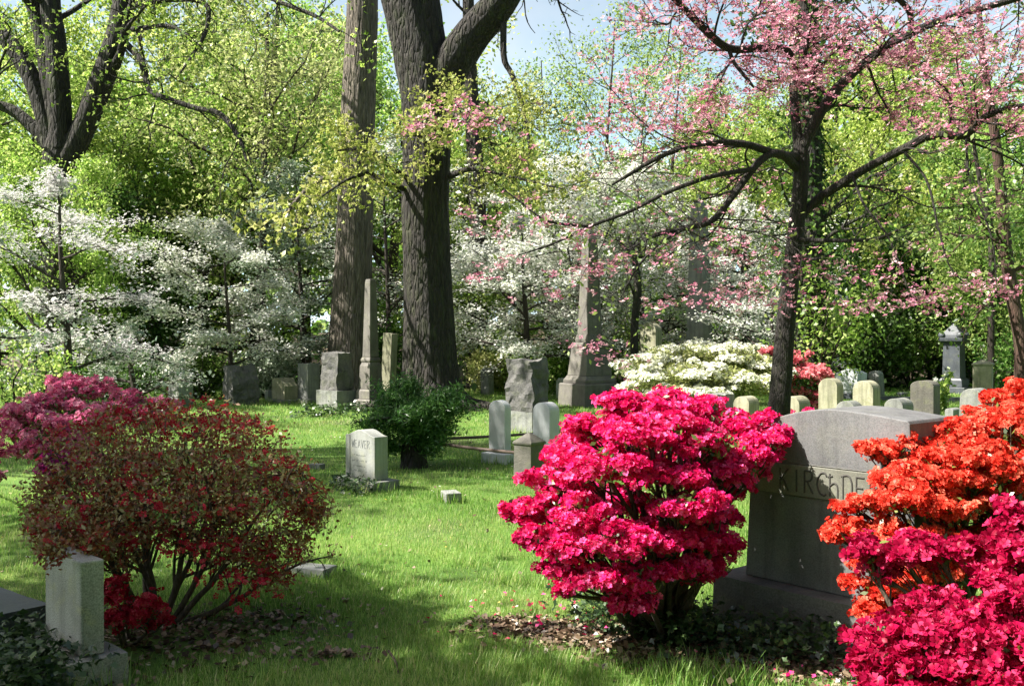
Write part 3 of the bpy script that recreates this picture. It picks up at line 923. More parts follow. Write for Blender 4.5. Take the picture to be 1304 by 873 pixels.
tp = tp[bronze_keep(tp)]
pads_b = [pad(*q, .9) for q in [(110, 560, 60, 24, 5.5), (170, 535, 60, 24, 5.6), (235, 530, 60, 24, 5.7), (290, 545, 50, 22, 5.6), (330, 560, 45, 20, 5.5), (90, 600, 50, 26, 5.3), (150, 590, 60, 28, 5.2), (220, 580, 60, 28, 5.2), (290, 590, 60, 28, 5.2), (350, 600, 45, 24, 5.3),
                                (385, 630, 35, 18, 5.3), (75, 650, 40, 24, 5.2), (120, 645, 55, 26, 5.0), (190, 630, 60, 26, 5.0), (265, 640, 60, 24, 5.0), (335, 645, 50, 22, 5.1), (80, 690, 40, 15, 5.0), (130, 680, 40, 14, 5.0), (250, 590, 70, 30, 5.8), (150, 560, 80, 30, 5.9), (330, 605, 50, 30, 5.8), (60, 625, 30, 16, 5.4), (78, 690, 24, 14, 5.2), (95, 705, 26, 12, 5.3), (55, 650, 22, 18, 5.4), (385, 665, 34, 16, 5.3), (400, 645, 26, 14, 5.4), (360, 690, 34, 16, 5.2), (320, 700, 34, 16, 5.2), (270, 690, 36, 14, 5.3), (200, 680, 36, 14, 5.4), (150, 700, 30, 14, 5.4), (345, 735, 28, 12, 5.2), (66, 700, 12, 9, 4.45), (122, 694, 12, 8, 4.7), (60, 670, 26, 14, 4.8)]]
pts = [tp]
for c, a, b_, h_ in pads_b:
    n = 185
    v = unit(rng.normal(size=(n, 3))) * rng.uniform(.3, 1.0, (n, 1)) ** .6
    pts.append(c + v * np.array([a, b_, h_]) * 1.05)
    for k in range(7):
        e = c + unit(rng.normal(size=3)) * np.array([a, b_, h_]) * .9
        j = tp[np.argmin(np.sum((tp - e) ** 2, 1))]
        tube(mb, smooth_path([j, (j + e) / 2 + rng.normal(0, .02, 3), e], 5), np.linspace(.004, .0015, 5), 4)
pt = np.concatenate(pts)
rep = np.repeat(pt, 2, 0) + rng.normal(0, .028, (len(pt) * 2, 3))
scatter(lm, rep, rand_n(len(rep), .5), rng.uniform(.018, .036, len(rep)), LEAF)
idx = rng.random(len(pt)) < .085
fp = pt[idx] + rng.normal(0, .02, (idx.sum(), 3))
fp = np.concatenate([fp] + [P(x, y, d) + rng.normal(0, .035, (9, 3)) for x, y, d in [(330, 720, 5.3), (300, 735, 5.2), (350, 745, 5.3), (310, 760, 5.2), (285, 745, 5.1), (250, 730, 5.0), (370, 705, 5.3), (340, 700, 5.2), (300, 695, 5.1), (170, 690, 5.1), (190, 640, 4.9), (180, 620, 4.9), (320, 740, 5.0), (265, 700, 5.0), (230, 690, 5.0), (345, 725, 5.1), (210, 705, 5.0)]])
top = pt[(pt[:, 2] > base[2] + 1.05) & (rng.random(len(pt)) < .34)]
fp = np.concatenate([fp, top])
scatter(fm, fp, rand_n(len(fp), .6, .7), rng.uniform(.032, .05, len(fp)), AZALEA)
mb.build('stems', BARK_TWIG, root, True, offset=base)
lm.build('leaves', L_BRONZE, root, offset=base)
fm.build('blossoms', B_RED, root, offset=base)

azalea('red_azalea', 'small low dark red azalea tucked between the speckled headstone and the bronze azalea', G(165, 815), [pad(150, 755, 26, 18, 5.1), pad(178, 772, 28, 20, 5.0), pad(150, 790, 34, 18, 5.0), pad(195, 790, 24, 14, 5.1)], B_RED, L_AZL, .045, 900, 500, .03, stems=4, stem_r=.012)
azalea('rose_azalea', 'rose pink azalea behind the bronze red azalea at the left edge', G(75, 615),
       [pad(*q, .9) for q in [(40, 530, 36, 18, 8.6), (75, 515, 34, 16, 8.8), (25, 550, 26, 16, 8.5), (60, 550, 40, 20, 8.3), (100, 500, 30, 14, 9.0), (88, 488, 24, 10, 9.2), (128, 492, 24, 9, 9.2), (100, 540, 34, 20, 8.5), (50, 575, 36, 16, 8.3), (140, 525, 34, 16, 8.9), (165, 510, 24, 12, 9.1), (80, 570, 34, 18, 8.3), (105, 585, 28, 14, 8.4), (190, 520, 30, 14, 9.2)]],
       B_ROSE, L_AZL, .055, 1000, 330, .045, stems=6)
azalea('purple_azalea', 'small purple azalea half hidden at the foot of the rose azalea', G(75, 625), [pad(75, 588, 20, 14, 8.0), pad(60, 600, 16, 10, 8.0), pad(88, 598, 16, 10, 7.9)], B_PURPLE, L_AZL, .05, 900, 300, .04, stems=3, stem_r=.012)
azalea('rose_azalea', 'last few rose azalea flowers at the very left edge in the lawn', G(-12, 625), [pad(-6, 606, 14, 10, 8.0), pad(-20, 600, 16, 12, 8.1)], B_ROSE, L_AZL, .05, 800, 500, .04, stems=3, stem_r=.012)
azalea('white_azalea', 'broad white azalea in bloom in front of the grey obelisk', G(895, 528),
       [pad(*q, .9) for q in [(815, 470, 30, 16, 19.5), (850, 455, 34, 16, 19.5), (890, 450, 36, 14, 19.5), (930, 455, 38, 16, 19.2), (965, 465, 30, 16, 19.2), (985, 480, 22, 16, 19), (835, 485, 34, 16, 18.9), (880, 475, 38, 16, 18.7), (925, 480, 38, 16, 18.6), (955, 492, 34, 14, 18.6), (815, 495, 24, 12, 19), (860, 500, 34, 12, 18.6), (905, 500, 34, 10, 18.5), (870, 465, 40, 18, 20)]],
       B_CREAM, L_OLIVE, .075, 400, 620, .07, stems=7, fup=.8, low=-.1)
azalea('coral_azalea', 'coral pink azalea right behind the pink dogwood trunk', G(1015, 530),
       [pad(*q, .9) for q in [(985, 455, 20, 12, 20), (1010, 462, 26, 14, 19.8), (1032, 478, 24, 14, 19.5), (1015, 488, 28, 16, 19.3), (1045, 492, 14, 10, 19.4), (1025, 508, 24, 12, 19.3), (1000, 500, 20, 14, 19.3), (975, 448, 14, 8, 20)]],
       B_CORAL, L_DARK, .085, 330, 260, .08, stems=5)

# ------------------------------------------------------------------ ivy
def ivy(name, label, pts, n, spread, size, hgt=.1):
    mb = MB()
    c = np.array([G(*p_) for p_ in pts])
    i = rng.integers(0, len(c), n)
    pos = c[i] + rng.normal(0, 1, (n, 3)) * np.array([spread, spread, 0])
    pos[:, 2] = hill(pos[:, 0], pos[:, 1]) + rng.uniform(.005, hgt, n)
    scatter(mb, pos, rand_n(n, 1.0, .55), size * rng.uniform(.6, 1.3, n), IVYL)
    o = mb.build(name, L_IVY)
    o['kind'] = 'stuff'
    return tag(o, label, 'ground cover')


ivy('ivy', 'dark glossy ivy carpet round the foot of the family headstone and the pink azalea', [(760, 790), (790, 805), (830, 815), (870, 820), (910, 825), (950, 830), (990, 835), (1030, 835), (1070, 835), (800, 790), (850, 800), (880, 810)], 3000, .13, .04, .2)
ivy('ivy', 'dark ivy growing in front of the speckled headstone', [(30, 850), (50, 845), (50, 872), (15, 880), (40, 880), (60, 885), (75, 880), (20, 840)], 1500, .10, .045, .22)
ivy('ivy', 'pale ivy on the base of the small inscribed headstone', [(440, 628), (452, 632), (465, 634), (430, 624)], 260, .07, .05, .16)
ivy('ivy', 'ivy round the rough bases of the stones by the brown trunk', [(410, 527), (430, 529), (450, 524), (465, 520), (480, 522), (395, 528)], 700, .25, .08, .22)

# ------------------------------------------------------------------ trees
def leaves_on(lm, pts, per, jit, size, tpl=LEAF, up=.5, spread=1.0, sv=.35):
    n = len(pts) * per
    p = np.repeat(pts, per, 0) + rng.normal(0, 1, (n, 3)) * np.asarray(jit)
    scatter(lm, p, rand_n(n, up, spread), size * rng.uniform(1 - sv, 1 + sv, n), tpl)


def limb(mb, pix, d, rpx, sides=10, n=22, rough=.06):
    """a limb through photo points; d is one depth or one per point; rpx its half widths in photo pixels"""
    dd = [d] * len(pix) if np.isscalar(d) else d
    pts = np.array([P(x, y, q) for (x, y), q in zip(pix, dd)])
    rr = [r_ * q / F for r_, q in zip(rpx, dd)]
    path = smooth_path(pts, n)
    rad = np.interp(np.linspace(0, len(pix) - 1, n), np.arange(len(pix)), rr)
    tube(mb, path, rad, sides, rough)
    return path, rad


CFG_SPRAY = dict(seg=[5, 4, 3], wob=[.2, .25, .3], trop=[0, -.02, -.03], sides=[6, 5, 4], kids=[4, 3], f0=[.3, .3], ang=[50, 55], ratio=[.6, .6], rr=.6)


def sprays(mb, path, rad, n, L, cfg, out, f0=.2, up=.2, r=.35):
    for k in range(n):
        i = int(rng.uniform(f0, 1) * (len(path) - 1))
        tn = unit(path[min(i + 1, len(path) - 1)] - path[max(i - 1, 0)])
        d = rng.normal(size=3); d[2] = d[2] * .5 + up
        d = unit(d - tn * np.dot(d, tn) * .5 + tn * .4)
        grow(mb, path[i], d, L * rng.uniform(.6, 1.2), min(rad[i] * r, .03 * L), 0, cfg, out)


# --- straight brown trunk
base = G(443, 508); d0 = base[1]
root = thing('great_tree', 'great straight tree with pale brown furrowed bark behind the dark rock-faced headstone', 'tree', base)
mb, tw, lm = MB(), [], MB()
zs = np.concatenate([[-.2, 0, .15, .35, .7], np.linspace(1.1, 18, 34)])
cxp = np.interp(zs, [0, 3, 7.5, 9.2, 18], [443, 449, 457, 461, 470])
path = np.array([[(x - CX) / F * d0, d0 + .01 * z, z + base[2]] for x, z in zip(cxp, zs)])
rad = np.interp(zs, [-.2, 0, .35, 1.1, 3.5, 8, 18], [.74, .68, .59, .545, .45, .40, .24])
tube(mb, path, rad, 56, .02, 17)
for z0, az, L in ((11.5, 4.2, 4), (13.5, 5.4, 4), (15, 3.4, 4.5), (16.5, .8, 4), (17.8, 2.2, 3)):
    i = np.argmin(np.abs(zs - z0))
    grow(mb, path[i], (math.cos(az), math.sin(az), .55), L, .17, 0, dict(seg=[6, 5, 4, 3], wob=[.12, .18, .22, .25], trop=[.06, .02, 0, -.05], sides=[8, 6, 5, 4], kids=[5, 4, 3], f0=[.35, .3, .2], ang=[45, 48, 50], ratio=[.55, .55, .55], rr=.55), tw)
p1, r1 = limb(mb, [(440, 215), (400, 235), (372, 262), (355, 300)], [21.6, 20.8, 20, 19.6], [5, 3.4, 2.2, 1], 6)
sprays(mb, p1, r1, 4, .8, CFG_SPRAY, tw)
tw = np.concatenate(tw); tw = tw[(tw[:, 2] < 8) | (rng.random(len(tw)) < .12)]
leaves_on(lm, tw, 1, .2, .15, MAPLE, .3)
mb.build('trunk', BARK_PALE, root, True, offset=base)
lm.build('crown', L_MAPLE, root, offset=base)

# --- dark forked trunk
base = G(546, 521); d0 = base[1]
root = thing('forked_tree', 'great dark mossy tree forking high up, behind the yew shrub', 'tree', base)
mb, tw, lm = MB(), [], MB()
zs = np.concatenate([[-.2, 0, .12, .3, .6], np.linspace(1.0, 6.6, 18)])
cxp = np.interp(zs, [-.2, 0, .3, 1.0, 2, 4.4, 6.3], [553, 553, 550, 547, 546, 541, 545])
path = np.array([[(x - CX) / F * d0, d0, z + base[2]] for x, z in zip(cxp, zs)])
rad = np.interp(zs, [-.2, 0, .12, .3, .7, 1.2, 3, 5, 5.9, 6.3, 6.6], [1.05, .95, .82, .70, .61, .57, .50, .49, .50, .3, .02])
tube(mb, path, rad, 56, .03, 15)
for az_, L_, r_ in ((-.3, 1.5, .2), (.9, 1.3, .18), (2.2, 1.2, .16), (3.3, 1.5, .2), (4.2, 1.4, .19), (5.0, 1.6, .22), (5.6, 1.3, .17)):
    e_ = np.array([math.cos(az_), math.sin(az_), 0])
    pr = [base + e_ * .35 + np.array([0, 0, .42]), base + e_ * .7 + np.array([0, 0, .17]), base + e_ * L_ * .85 + np.array([.05, 0, .05]), base + e_ * L_ * 1.1 + np.array([.1, .05, -.06])]
    tube(mb, smooth_path(pr, 12), np.linspace(r_, r_ * .45, 12), 12, .08)
pa, ra = limb(mb, [(543, 215), (541, 130), (533, 80), (520, 30), (503, -30), (480, -140), (460, -280)], d0, [20, 29, 29, 27, 25, 21, 10], 30, 26)
pb, rb_ = limb(mb, [(545, 215), (548, 130), (544, 70), (540, 10), (538, -60), (548, -180), (560, -330)], d0 + .1, [20, 28, 26, 22, 20, 15, 7], 30, 26)
pc, rc = limb(mb, [(551, 170), (564, 110), (583, 70), (606, 38), (633, 8), (654, -26), (680, -80), (720, -200)], [d0, d0, d0 - .1, d0 - .2, d0 - .4, d0 - .6, d0 - .8, d0 - 1], [16, 24, 24, 22, 21, 20, 16, 8], 28, 28)
cfgT = dict(seg=[6, 5, 4, 3], wob=[.14, .2, .22, .25], trop=[.05, 0, -.02, -.06], sides=[8, 6, 5, 4], kids=[4, 4, 3], f0=[.35, .3, .2], ang=[45, 48, 50], ratio=[.55, .55, .55], rr=.55)
for pth, rr_ in ((pa, ra), (pb, rb_), (pc, rc)):
    for k in range(3):
        i = rng.integers(len(pth) * 3 // 4, len(pth))
        az = rng.uniform(0, 6.28)
        grow(mb, pth[i], (math.cos(az), math.sin(az), .7), 4.2, rr_[i] * .5, 0, cfgT, tw)
# hanging branch from the right limb, with its maple-green sprays
ph_, rh = limb(mb, [(641, 30), (642, 75), (652, 95), (664, 130), (668, 150), (674, 185), (672, 215)], d0 - .5, [4.5, 4, 3.5, 3, 2.4, 1.8, 1], 6)
sprays(mb, ph_, rh, 9, 1.1, CFG_SPRAY, tw, .4)
# low sprays in front of both trunks
low_branches = [[(517, 225), (500, 215), (478, 195), (455, 190), (430, 192)], [(560, 150), (590, 145), (620, 150), (655, 165)], [(572, 225), (600, 215), (640, 222), (680, 232), (715, 240)], [(515, 240), (488, 232), (470, 220), (440, 230), (410, 250)], [(560, 210), (540, 180), (530, 165), (545, 150)]]
for k, lb in enumerate(low_branches):
    dd = np.linspace(d0 - .3, d0 - 2.4, len(lb))
    pl, rl = limb(mb, lb, list(dd), list(np.linspace(4, 1.0, len(lb))), 6, 14)
    sprays(mb, pl, rl, 8, .75, CFG_SPRAY, tw, .3, .1)
tw = np.concatenate(tw); tw = tw[(tw[:, 2] < 7.5) | (rng.random(len(tw)) < .12)]
leaves_on(lm, tw, 2, .10, .085, MAPLE, .3)
mb.build('trunk', BARK_DARK, root, True, offset=base)
lm.build('crown', L_MAPLE, root, offset=base)

# --- multi-stemmed tree at the upper left
p = P(78, 430, 24); base = np.array([p[0], p[1], float(hill(p[0], p[1]))])
root = thing('many_stemmed_tree', 'dark tree dividing into several thick stems behind the left white dogwood', 'tree', base)
mb, tw, lm = MB(), [], MB()
dL = 24
limb(mb, [(78, 520), (77, 400), (76, 280), (76, 210), (78, 175), (80, 120)], dL, [26, 23, 22, 22, 17, 5], 24)
lb = [([(70, 200), (55, 140), (38, 95), (12, 55), (-20, 20), (-60, -40)], [13, 12, 11, 10, 9, 7]),
      ([(74, 190), (66, 120), (55, 50), (40, -10), (30, -120)], [14, 12, 10, 10, 6]),
      ([(78, 190), (75, 120), (70, 50), (64, -10), (70, -150)], [15, 14, 13, 12, 7]),
      ([(84, 205), (105, 165), (125, 115), (147, 55), (158, 0), (172, -130)], [16, 15, 15, 14, 13, 8]),
      ([(68, 195), (45, 165), (15, 140), (-20, 130)], [9, 8, 7, 5])]
allp = []
for pix, rp in lb:
    q = limb(mb, pix, dL + rng.uniform(-.2, .2), rp, 18, 24); allp.append(q)
for pix, rp in (([(152, 48), (180, 78), (190, 115), (208, 124), (250, 138), (280, 145), (304, 175), (314, 205)], [5, 4.2, 3.6, 3.4, 3.2, 3.6, 3, 1.4]),
                ([(156, 40), (180, 36), (215, 33), (240, 45)], [4, 3, 2.4, 1]),
                ([(158, 10), (215, 0), (262, 5), (262, 40), (245, 70), (225, 100)], [4, 3.4, 3, 2.6, 2, 1]),
                ([(300, -40), (340, -5), (400, 20), (432, 40)], [3, 3, 2.6, 1.6])):
    q = limb(mb, pix, list(np.linspace(dL, dL - 2, len(pix))), rp, 8, 22)
    sprays(mb, *q, 10, 1.2, CFG_SPRAY, tw, .25, .1)
for pth, rr_ in allp:
    for k in range(2):
        i = rng.integers(len(pth) // 3, len(pth))
        az = rng.uniform(0, 6.28)
        grow(mb, pth[i], (math.cos(az), math.sin(az), .6), 2.8, rr_[i] * .4, 0, cfgT, tw)
tw = np.concatenate(tw); tw = tw[(tw[:, 2] < 10) | (rng.random(len(tw)) < .3)]
leaves_on(lm, tw, 1, .2, .11, MAPLE, .4)
mb.build('trunk', BARK_DARK, root, True, offset=base)
lm.build('crown', L_LIME, root, offset=base)

# --- pink dogwood
dd0 = 12.0
p = P(988, 430, dd0); base = np.array([p[0], p[1], float(hill(p[0], p[1]))])
root = thing('pink_dogwood', 'pink-flowering dogwood with a slender dark trunk behind the family headstone', 'tree', base)
mb, tw, fm, lm = MB(), [], MB(), MB()
limb(mb, [(986, 600), (988, 560), (992, 520), (1000, 420), (1008, 340), (1017, 260), (1021, 205), (1018, 185)], dd0, [17, 15.5, 14, 12, 11, 10, 9.5, 8], 20, 34, .05)
LB = [([(1018, 280), (1040, 255), (1062, 240), (1100, 216), (1150, 190), (1185, 173), (1230, 172), (1252, 150), (1290, 137), (1345, 128)], [12, 12, 11.8, 11.6, 11.3, 11.1, 11, 10.9, 10.8, 10.6], [5, 6, 6, 5.5, 5.5, 5.5, 5, 4.5, 3.5, 2], 10),
      ([(1021, 205), (1022, 188), (1036, 160), (1058, 122), (1092, 88), (1125, 62), (1165, 40), (1210, 22), (1290, 0), (1340, -20)], [12, 12, 12, 12, 12.2, 12.3, 12.4, 12.5, 12.5, 12.5], [8, 7.5, 7, 7, 5.5, 5, 5, 4.5, 4, 2], 12),
      ([(1018, 195), (1011, 130), (1013, 90), (1028, 40), (1018, -20), (1010, -90)], [12, 12.1, 12.2, 12.3, 12.4, 12.5], [7, 5.5, 5, 5, 4.5, 2.5], 8),
      ([(1016, 200), (988, 196), (950, 184), (905, 182), (866, 190), (830, 205), (780, 235)], [12, 11.6, 11.3, 11, 10.8, 10.6, 10.4], [6, 5, 4.5, 4, 3.5, 3, 1.4], 10),
      ([(1016, 215), (992, 195), (968, 205), (940, 240), (908, 280), (876, 290), (835, 300), (800, 318)], [12, 11.6, 11.4, 11.2, 11, 10.9, 10.8, 10.6], [6, 5, 5, 4.5, 3.8, 3, 2.2, 1], 9),
      ([(1013, 85), (1000, 63), (968, 62), (930, 62), (905, 45), (870, 10), (840, -20)], [12.2, 12, 11.8, 11.6, 11.5, 11.4, 11.3], [4.5, 5, 5, 5, 5, 4.5, 4], 8),
      ([(928, 62), (935, 80), (955, 105), (960, 112)], [11.6, 11.5, 11.4, 11.4], [3, 2.5, 2, 1], 2),
      ([(1160, 38), (1158, 15), (1140, -5), (1110, -30)], [12.4, 12.3, 12.2, 12.1], [4, 4, 3.5, 2], 4),
      ([(1012, 305), (1050, 306), (1110, 305), (1145, 292), (1160, 285)], [12, 11.6, 11.2, 11, 10.9], [3, 2.6, 2.2, 1.6, 1], 3),
      ([(1010, 325), (1035, 330), (1055, 325), (1065, 318)], [12, 11.8, 11.6, 11.5], [2.6, 2.2, 1.6, .8], 1),
      ([(960, 215), (905, 225), (850, 245), (800, 270), (752, 288), (705, 310), (660, 325)], [11.3, 10.8, 10.5, 10.3, 10.1, 10, 9.9], [3.2, 3, 2.6, 2.4, 2, 1.5, .8], 10),
      ([(752, 288), (715, 285), (690, 278), (660, 255), (640, 240)], [10.1, 10, 9.9, 9.9, 9.9], [2, 1.8, 1.6, 1.2, .7], 2),
      ([(870, 292), (840, 310), (812, 340), (790, 380)], [10.9, 10.7, 10.6, 10.5], [2.4, 1.8, 1.4, .8], 3),
      ([(1150, 192), (1180, 230), (1195, 290), (1210, 340), (1240, 370)], [11.3, 11, 10.8, 10.7, 10.6], [2, 1.5, 1.3, 1.1, .6], 4),
      ([(1085, 222), (1100, 260), (1130, 300), (1150, 350), (1160, 385)], [11.6, 11.3, 11, 10.8, 10.7], [2, 1.5, 1.3, 1.1, .6], 4),
      ([(1230, 172), (1235, 230), (1262, 300), (1270, 370)], [11, 10.8, 10.6, 10.5], [1.6, 1.3, 1.1, .6], 3)]
CFG_DOG = dict(seg=[5, 4, 3], wob=[.16, .2, .25], trop=[.02, .02, .03], sides=[6, 5, 4], kids=[5, 4], f0=[.2, .2], ang=[52, 55], ratio=[.58, .58], flat=[.35, .35], rr=.6)
for pix, dd, rp, ns in LB:
    q = limb(mb, pix, dd, rp, 10, 26, .05)
    sprays(mb, *q, int(ns * 1.15), .95, CFG_DOG, tw, .25, .12)
tp = np.concatenate(tw)
# bloom is thick on the upper tiers, thin on the lower drooping twigs
ppx = CX + F * tp[:, 0] / tp[:, 1]; ppy = 425 - F * (tp[:, 2] - CAMZ) / tp[:, 1]
per = np.where(ppy < 170, .85, np.where(ppy < 230, .45, .13))
per = np.where((ppx < 900) & (ppy > 170), .08, per)
per = np.where((ppx > 1040) & (ppy > 170), .07, per)
hot = tp[rng.random(len(tp)) < per]
hot = np.concatenate([hot] + [P(x, y, d) + rng.normal(0, 1, (n, 3)) * np.array([s, s, s * .25]) for x, y, d, n, s in [
    (1090, 45, 12, 90, .5), (1050, 60, 11.9, 90, .5), (1130, 70, 12.1, 80, .5), (1180, 60, 12.3, 70, .5), (1000, 90, 11.8, 50, .4), (1030, 85, 11.9, 60, .4), (900, 110, 11.3, 60, .5), (860, 130, 11, 50, .5), (940, 140, 11.3, 50, .4), (1250, 60, 12.4, 60, .6), (1200, 100, 12.2, 50, .6), (960, 20, 11.8, 50, .5), (900, 20, 11.5, 40, .5),
    (830, 190, 10.8, 60, .4), (640, 335, 9.9, 12, .12), (612, 352, 9.9, 12, .08), (700, 375, 10, 10, .12), (745, 345, 10, 26, .14), (800, 330, 10.3, 18, .25), (690, 290, 10, 10, .2), (900, 330, 10.8, 40, .35), (930, 370, 10.8, 50, .35), (960, 380, 10.7, 40, .3), (880, 380, 10.6, 30, .3), (1090, 390, 10.7, 34, .2), (1160, 385, 10.6, 40, .22), (1200, 375, 10.6, 30, .25), (1250, 360, 10.5, 24, .22), (1275, 370, 10.5, 22, .2), (1100, 350, 10.8, 24, .25), (1010, 350, 11.4, 26, .3), (770, 455, 11.5, 14, .12), (745, 440, 11.5, 14, .12)]])
n = len(hot)
pos = np.repeat(hot, 2, 0) + rng.normal(0, 1, (2 * n, 3)) * np.array([.06, .06, .03])
scatter(fm, pos, rand_n(2 * n, 1.3, .6), rng.uniform(.05, .085, 2 * n), BRACT)
leaves_on(lm, tp[rng.random(len(tp)) < .35], 1, .07, .06, LEAF, .6)
mb.build('trunk', BARK_DOG, root, True, offset=base)
fm.build('blossom', B_DOGP, root, offset=base)
lm.build('leaves', L_DOGL, root, offset=base)


# --- white dogwoods: tiers of level boughs
def dogwood(label, px, d, H, W, tiers, petal=B_WHITE, dens=3, leaf=L_SAGE, z0=.22, fs=.066, trunk_r=.09, lean=0.0, name='white_dogwood', ldens=.8, tint=None):
    p = P(px, 430, d); base = np.array([p[0], p[1], float(hill(p[0], p[1]))])
    root = thing(name, label, 'tree', base)
    mb, fm, lm, tw = MB(), MB(), MB(), []
    path = np.array([base + np.array([lean * t_ + .06 * math.sin(5 * t_), .05 * math.cos(4 * t_), -.1 + t_ * H * .95]) for t_ in np.linspace(0, 1, 14)])
    rad = np.linspace(trunk_r, trunk_r * .25, 14)
    tube(mb, path, rad, 10, .05)
    cfg = dict(seg=[6, 4, 3], wob=[.1, .13, .16], trop=[-.04, -.01, .02], sides=[6, 5, 4], kids=[7, 4], f0=[.15, .2], ang=[48, 52], ratio=[.5, .55], flat=[.16, .22], rr=.55)
    for k in range(tiers):
        f = z0 + (1 - z0) * (k + .5) / tiers
        i = min(int(f * 13), 12)
        q = path[i] + (path[i + 1] - path[i]) * (f * 13 - i)
        az = k * 2.4 + rng.uniform(-.4, .4)
        prof = math.sin(math.pi * min(1, (1.12 - f) * .85 + .05)) ** .7
        L = W / 2 * (.55 + .5 * prof) * rng.uniform(.8, 1.1)
        grow(mb, q, (math.cos(az), math.sin(az), .35), L * .8, rad[i] * .5, 0, cfg, tw)
    grow(mb, path[-1], (0, 0, 1), H * .1, rad[-1], 0, cfg, tw)
    tp = np.concatenate(tw)
    dens = int(dens * 2.4)
    n = len(tp) * dens
    pos = np.repeat(tp, dens, 0) + rng.normal(0, 1, (n, 3)) * np.array([.12, .12, .04])
    scatter(fm, pos, rand_n(n, 1.6, .6), fs * rng.uniform(.65, 1.25, n), BRACT if d < 19 else SQUARE)
    leaves_on(lm, tp[rng.random(len(tp)) < ldens], 1, (.14, .14, .1), .10, LEAF, .4)
    mb.build('trunk', BARK_THIN, root, True, offset=base)
    fm.build('blossom', petal, root, offset=base)
    lm.build('leaves', leaf, root, offset=base)
    return root


dogwood('white dogwood with level tiers at the far left behind the rose azalea', 82, 17.5, 4.2, 3.5, 8, dens=3, petal=B_GREYW, ldens=.4)
dogwood('low wide white dogwood crowding the left edge behind the rose azalea', -14, 16.5, 2.2, 2.6, 5, dens=1, z0=.3)
dogwood('short white dogwood between the tiered one and the bright one, behind the rough-sided headstone', 168, 18.5, 1.7, 2.4, 5, dens=1, z0=.25)
dogwood('bright white dogwood with a thin dark stem left of the brown trunk', 290, 23.5, 4.0, 3.6, 13, dens=4, trunk_r=.07)
dogwood('pale grey-green small-leaved tree just left of the brown trunk', 382, 25.5, 5.6, 3.6, 17, dens=2, petal=L_SAGE, leaf=L_SAGE, ldens=1.0, z0=.1)
dogwood('white dogwood seen between the two great trunks', 492, 27, 6.5, 5.5, 16, dens=1, leaf=L_SAGE, ldens=1.0)
dogwood('broad white dogwood right of the dark forked trunk', 668, 25.5, 4.4, 4.8, 20, dens=4, trunk_r=.11)
dogwood('tall white dogwood behind the brownstone obelisk', 735, 28.5, 6.2, 6.2, 22, dens=4, trunk_r=.12, fs=.075)
dogwood('white dogwood left of the grey obelisk', 815, 27.5, 6.0, 5.4, 20, dens=3, fs=.072)
dogwood('white dogwood tinged pink right of the grey obelisk', 945, 28.5, 5.2, 5.2, 20, dens=2, fs=.072)
dogwood('low white dogwood drooping behind the coral azalea', 985, 25, 2.4, 3.4, 9, dens=2, fs=.07, z0=.4)


# --- background wood
def proto(name, H, W, leaf, bark, lsz, per, z0=.2, kids=(6, 5, 4), jit=.35, limbs=12, tr=.22, tpl=LEAF):
    root = thing(name, 'x', 'tree')
    mb, lm, tw = MB(), MB(), []
    path = np.array([[.25 * math.sin(3 * t_ + 1), .25 * math.cos(2.5 * t_), -.2 + t_ * H * .85] for t_ in np.linspace(0, 1, 16)])
    path[:, :2] -= path[0, :2]
    rad = np.linspace(tr, tr * .25, 16)
    tube(mb, path, rad, 10, .06)
    cfg = dict(seg=[5, 4, 3], wob=[.16, .2, .25], trop=[.06, .02, -.03], sides=[6, 4, 3], kids=list(kids[:2]), f0=[.25, .2], ang=[46, 50], ratio=[.55, .55], rr=.5)
    for k in range(limbs):
        f = z0 + (1 - z0) * (k + .5) / limbs
        i = min(int(f * 15), 14)
        az = k * 2.4 + rng.uniform(-.5, .5)
        prof = .45 + .55 * math.sin(math.pi * min(.95, (f - z0) / (1 - z0) * .8 + .15))
        grow(mb, path[i], (math.cos(az), math.sin(az), .5), W / 2 * prof * .85, rad[i] * .55, 0, cfg, tw)
    tp = np.concatenate(tw)
    leaves_on(lm, tp, per, (jit, jit, jit * .7), lsz, tpl, .45)
    mb.build('trunk', bark, root, True)
    lm.build('crown', leaf, root)
    return root


PR = {
    'lime_a': proto('lime_tree', 13, 8.5, L_LIME, BARK_THIN, .135, 13, jit=.24, z0=.14, limbs=20),
    'lime_b': proto('lime_tree', 11, 8.0, L_LIME, BARK_THIN, .13, 13, jit=.24, z0=.12, limbs=18),
    'mid_a': proto('green_tree', 13, 8.0, L_MID, BARK_THIN, .135, 13, jit=.24, z0=.12, limbs=20),
    'mid_b': proto('green_tree', 7, 6.0, L_MID, BARK_THIN, .14, 8, z0=.10, limbs=16, tr=.12),
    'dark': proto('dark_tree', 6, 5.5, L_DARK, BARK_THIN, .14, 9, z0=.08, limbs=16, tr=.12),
    'olive': proto('olive_tree', 14, 7.5, L_OLIVE, BARK_THIN, .14, 6, z0=.3, limbs=18, tr=.18),
    'thin': proto('slender_tree', 14, 5.0, L_MID, BARK_THIN, .11, 3, z0=.4, limbs=12, tr=.09),
}
used = set()
WOOD = 'trees of the wood behind the graves'


def wood(kind, px, d, s, label):
    p = P(px, 430, d)
    loc = (p[0], p[1], float(hill(p[0], p[1])))
    rz = rng.uniform(0, 6.28)
    if kind not in used:
        used.add(kind); r = PR[kind]
        r.location = loc; r.rotation_euler = (0, 0, rz); r.scale = (s, s, s)
        r['label'] = label; r['group'] = WOOD
        return r
    return dup(PR[kind], loc, rz, (s, s, s * rng.uniform(.92, 1.1)), label, WOOD)


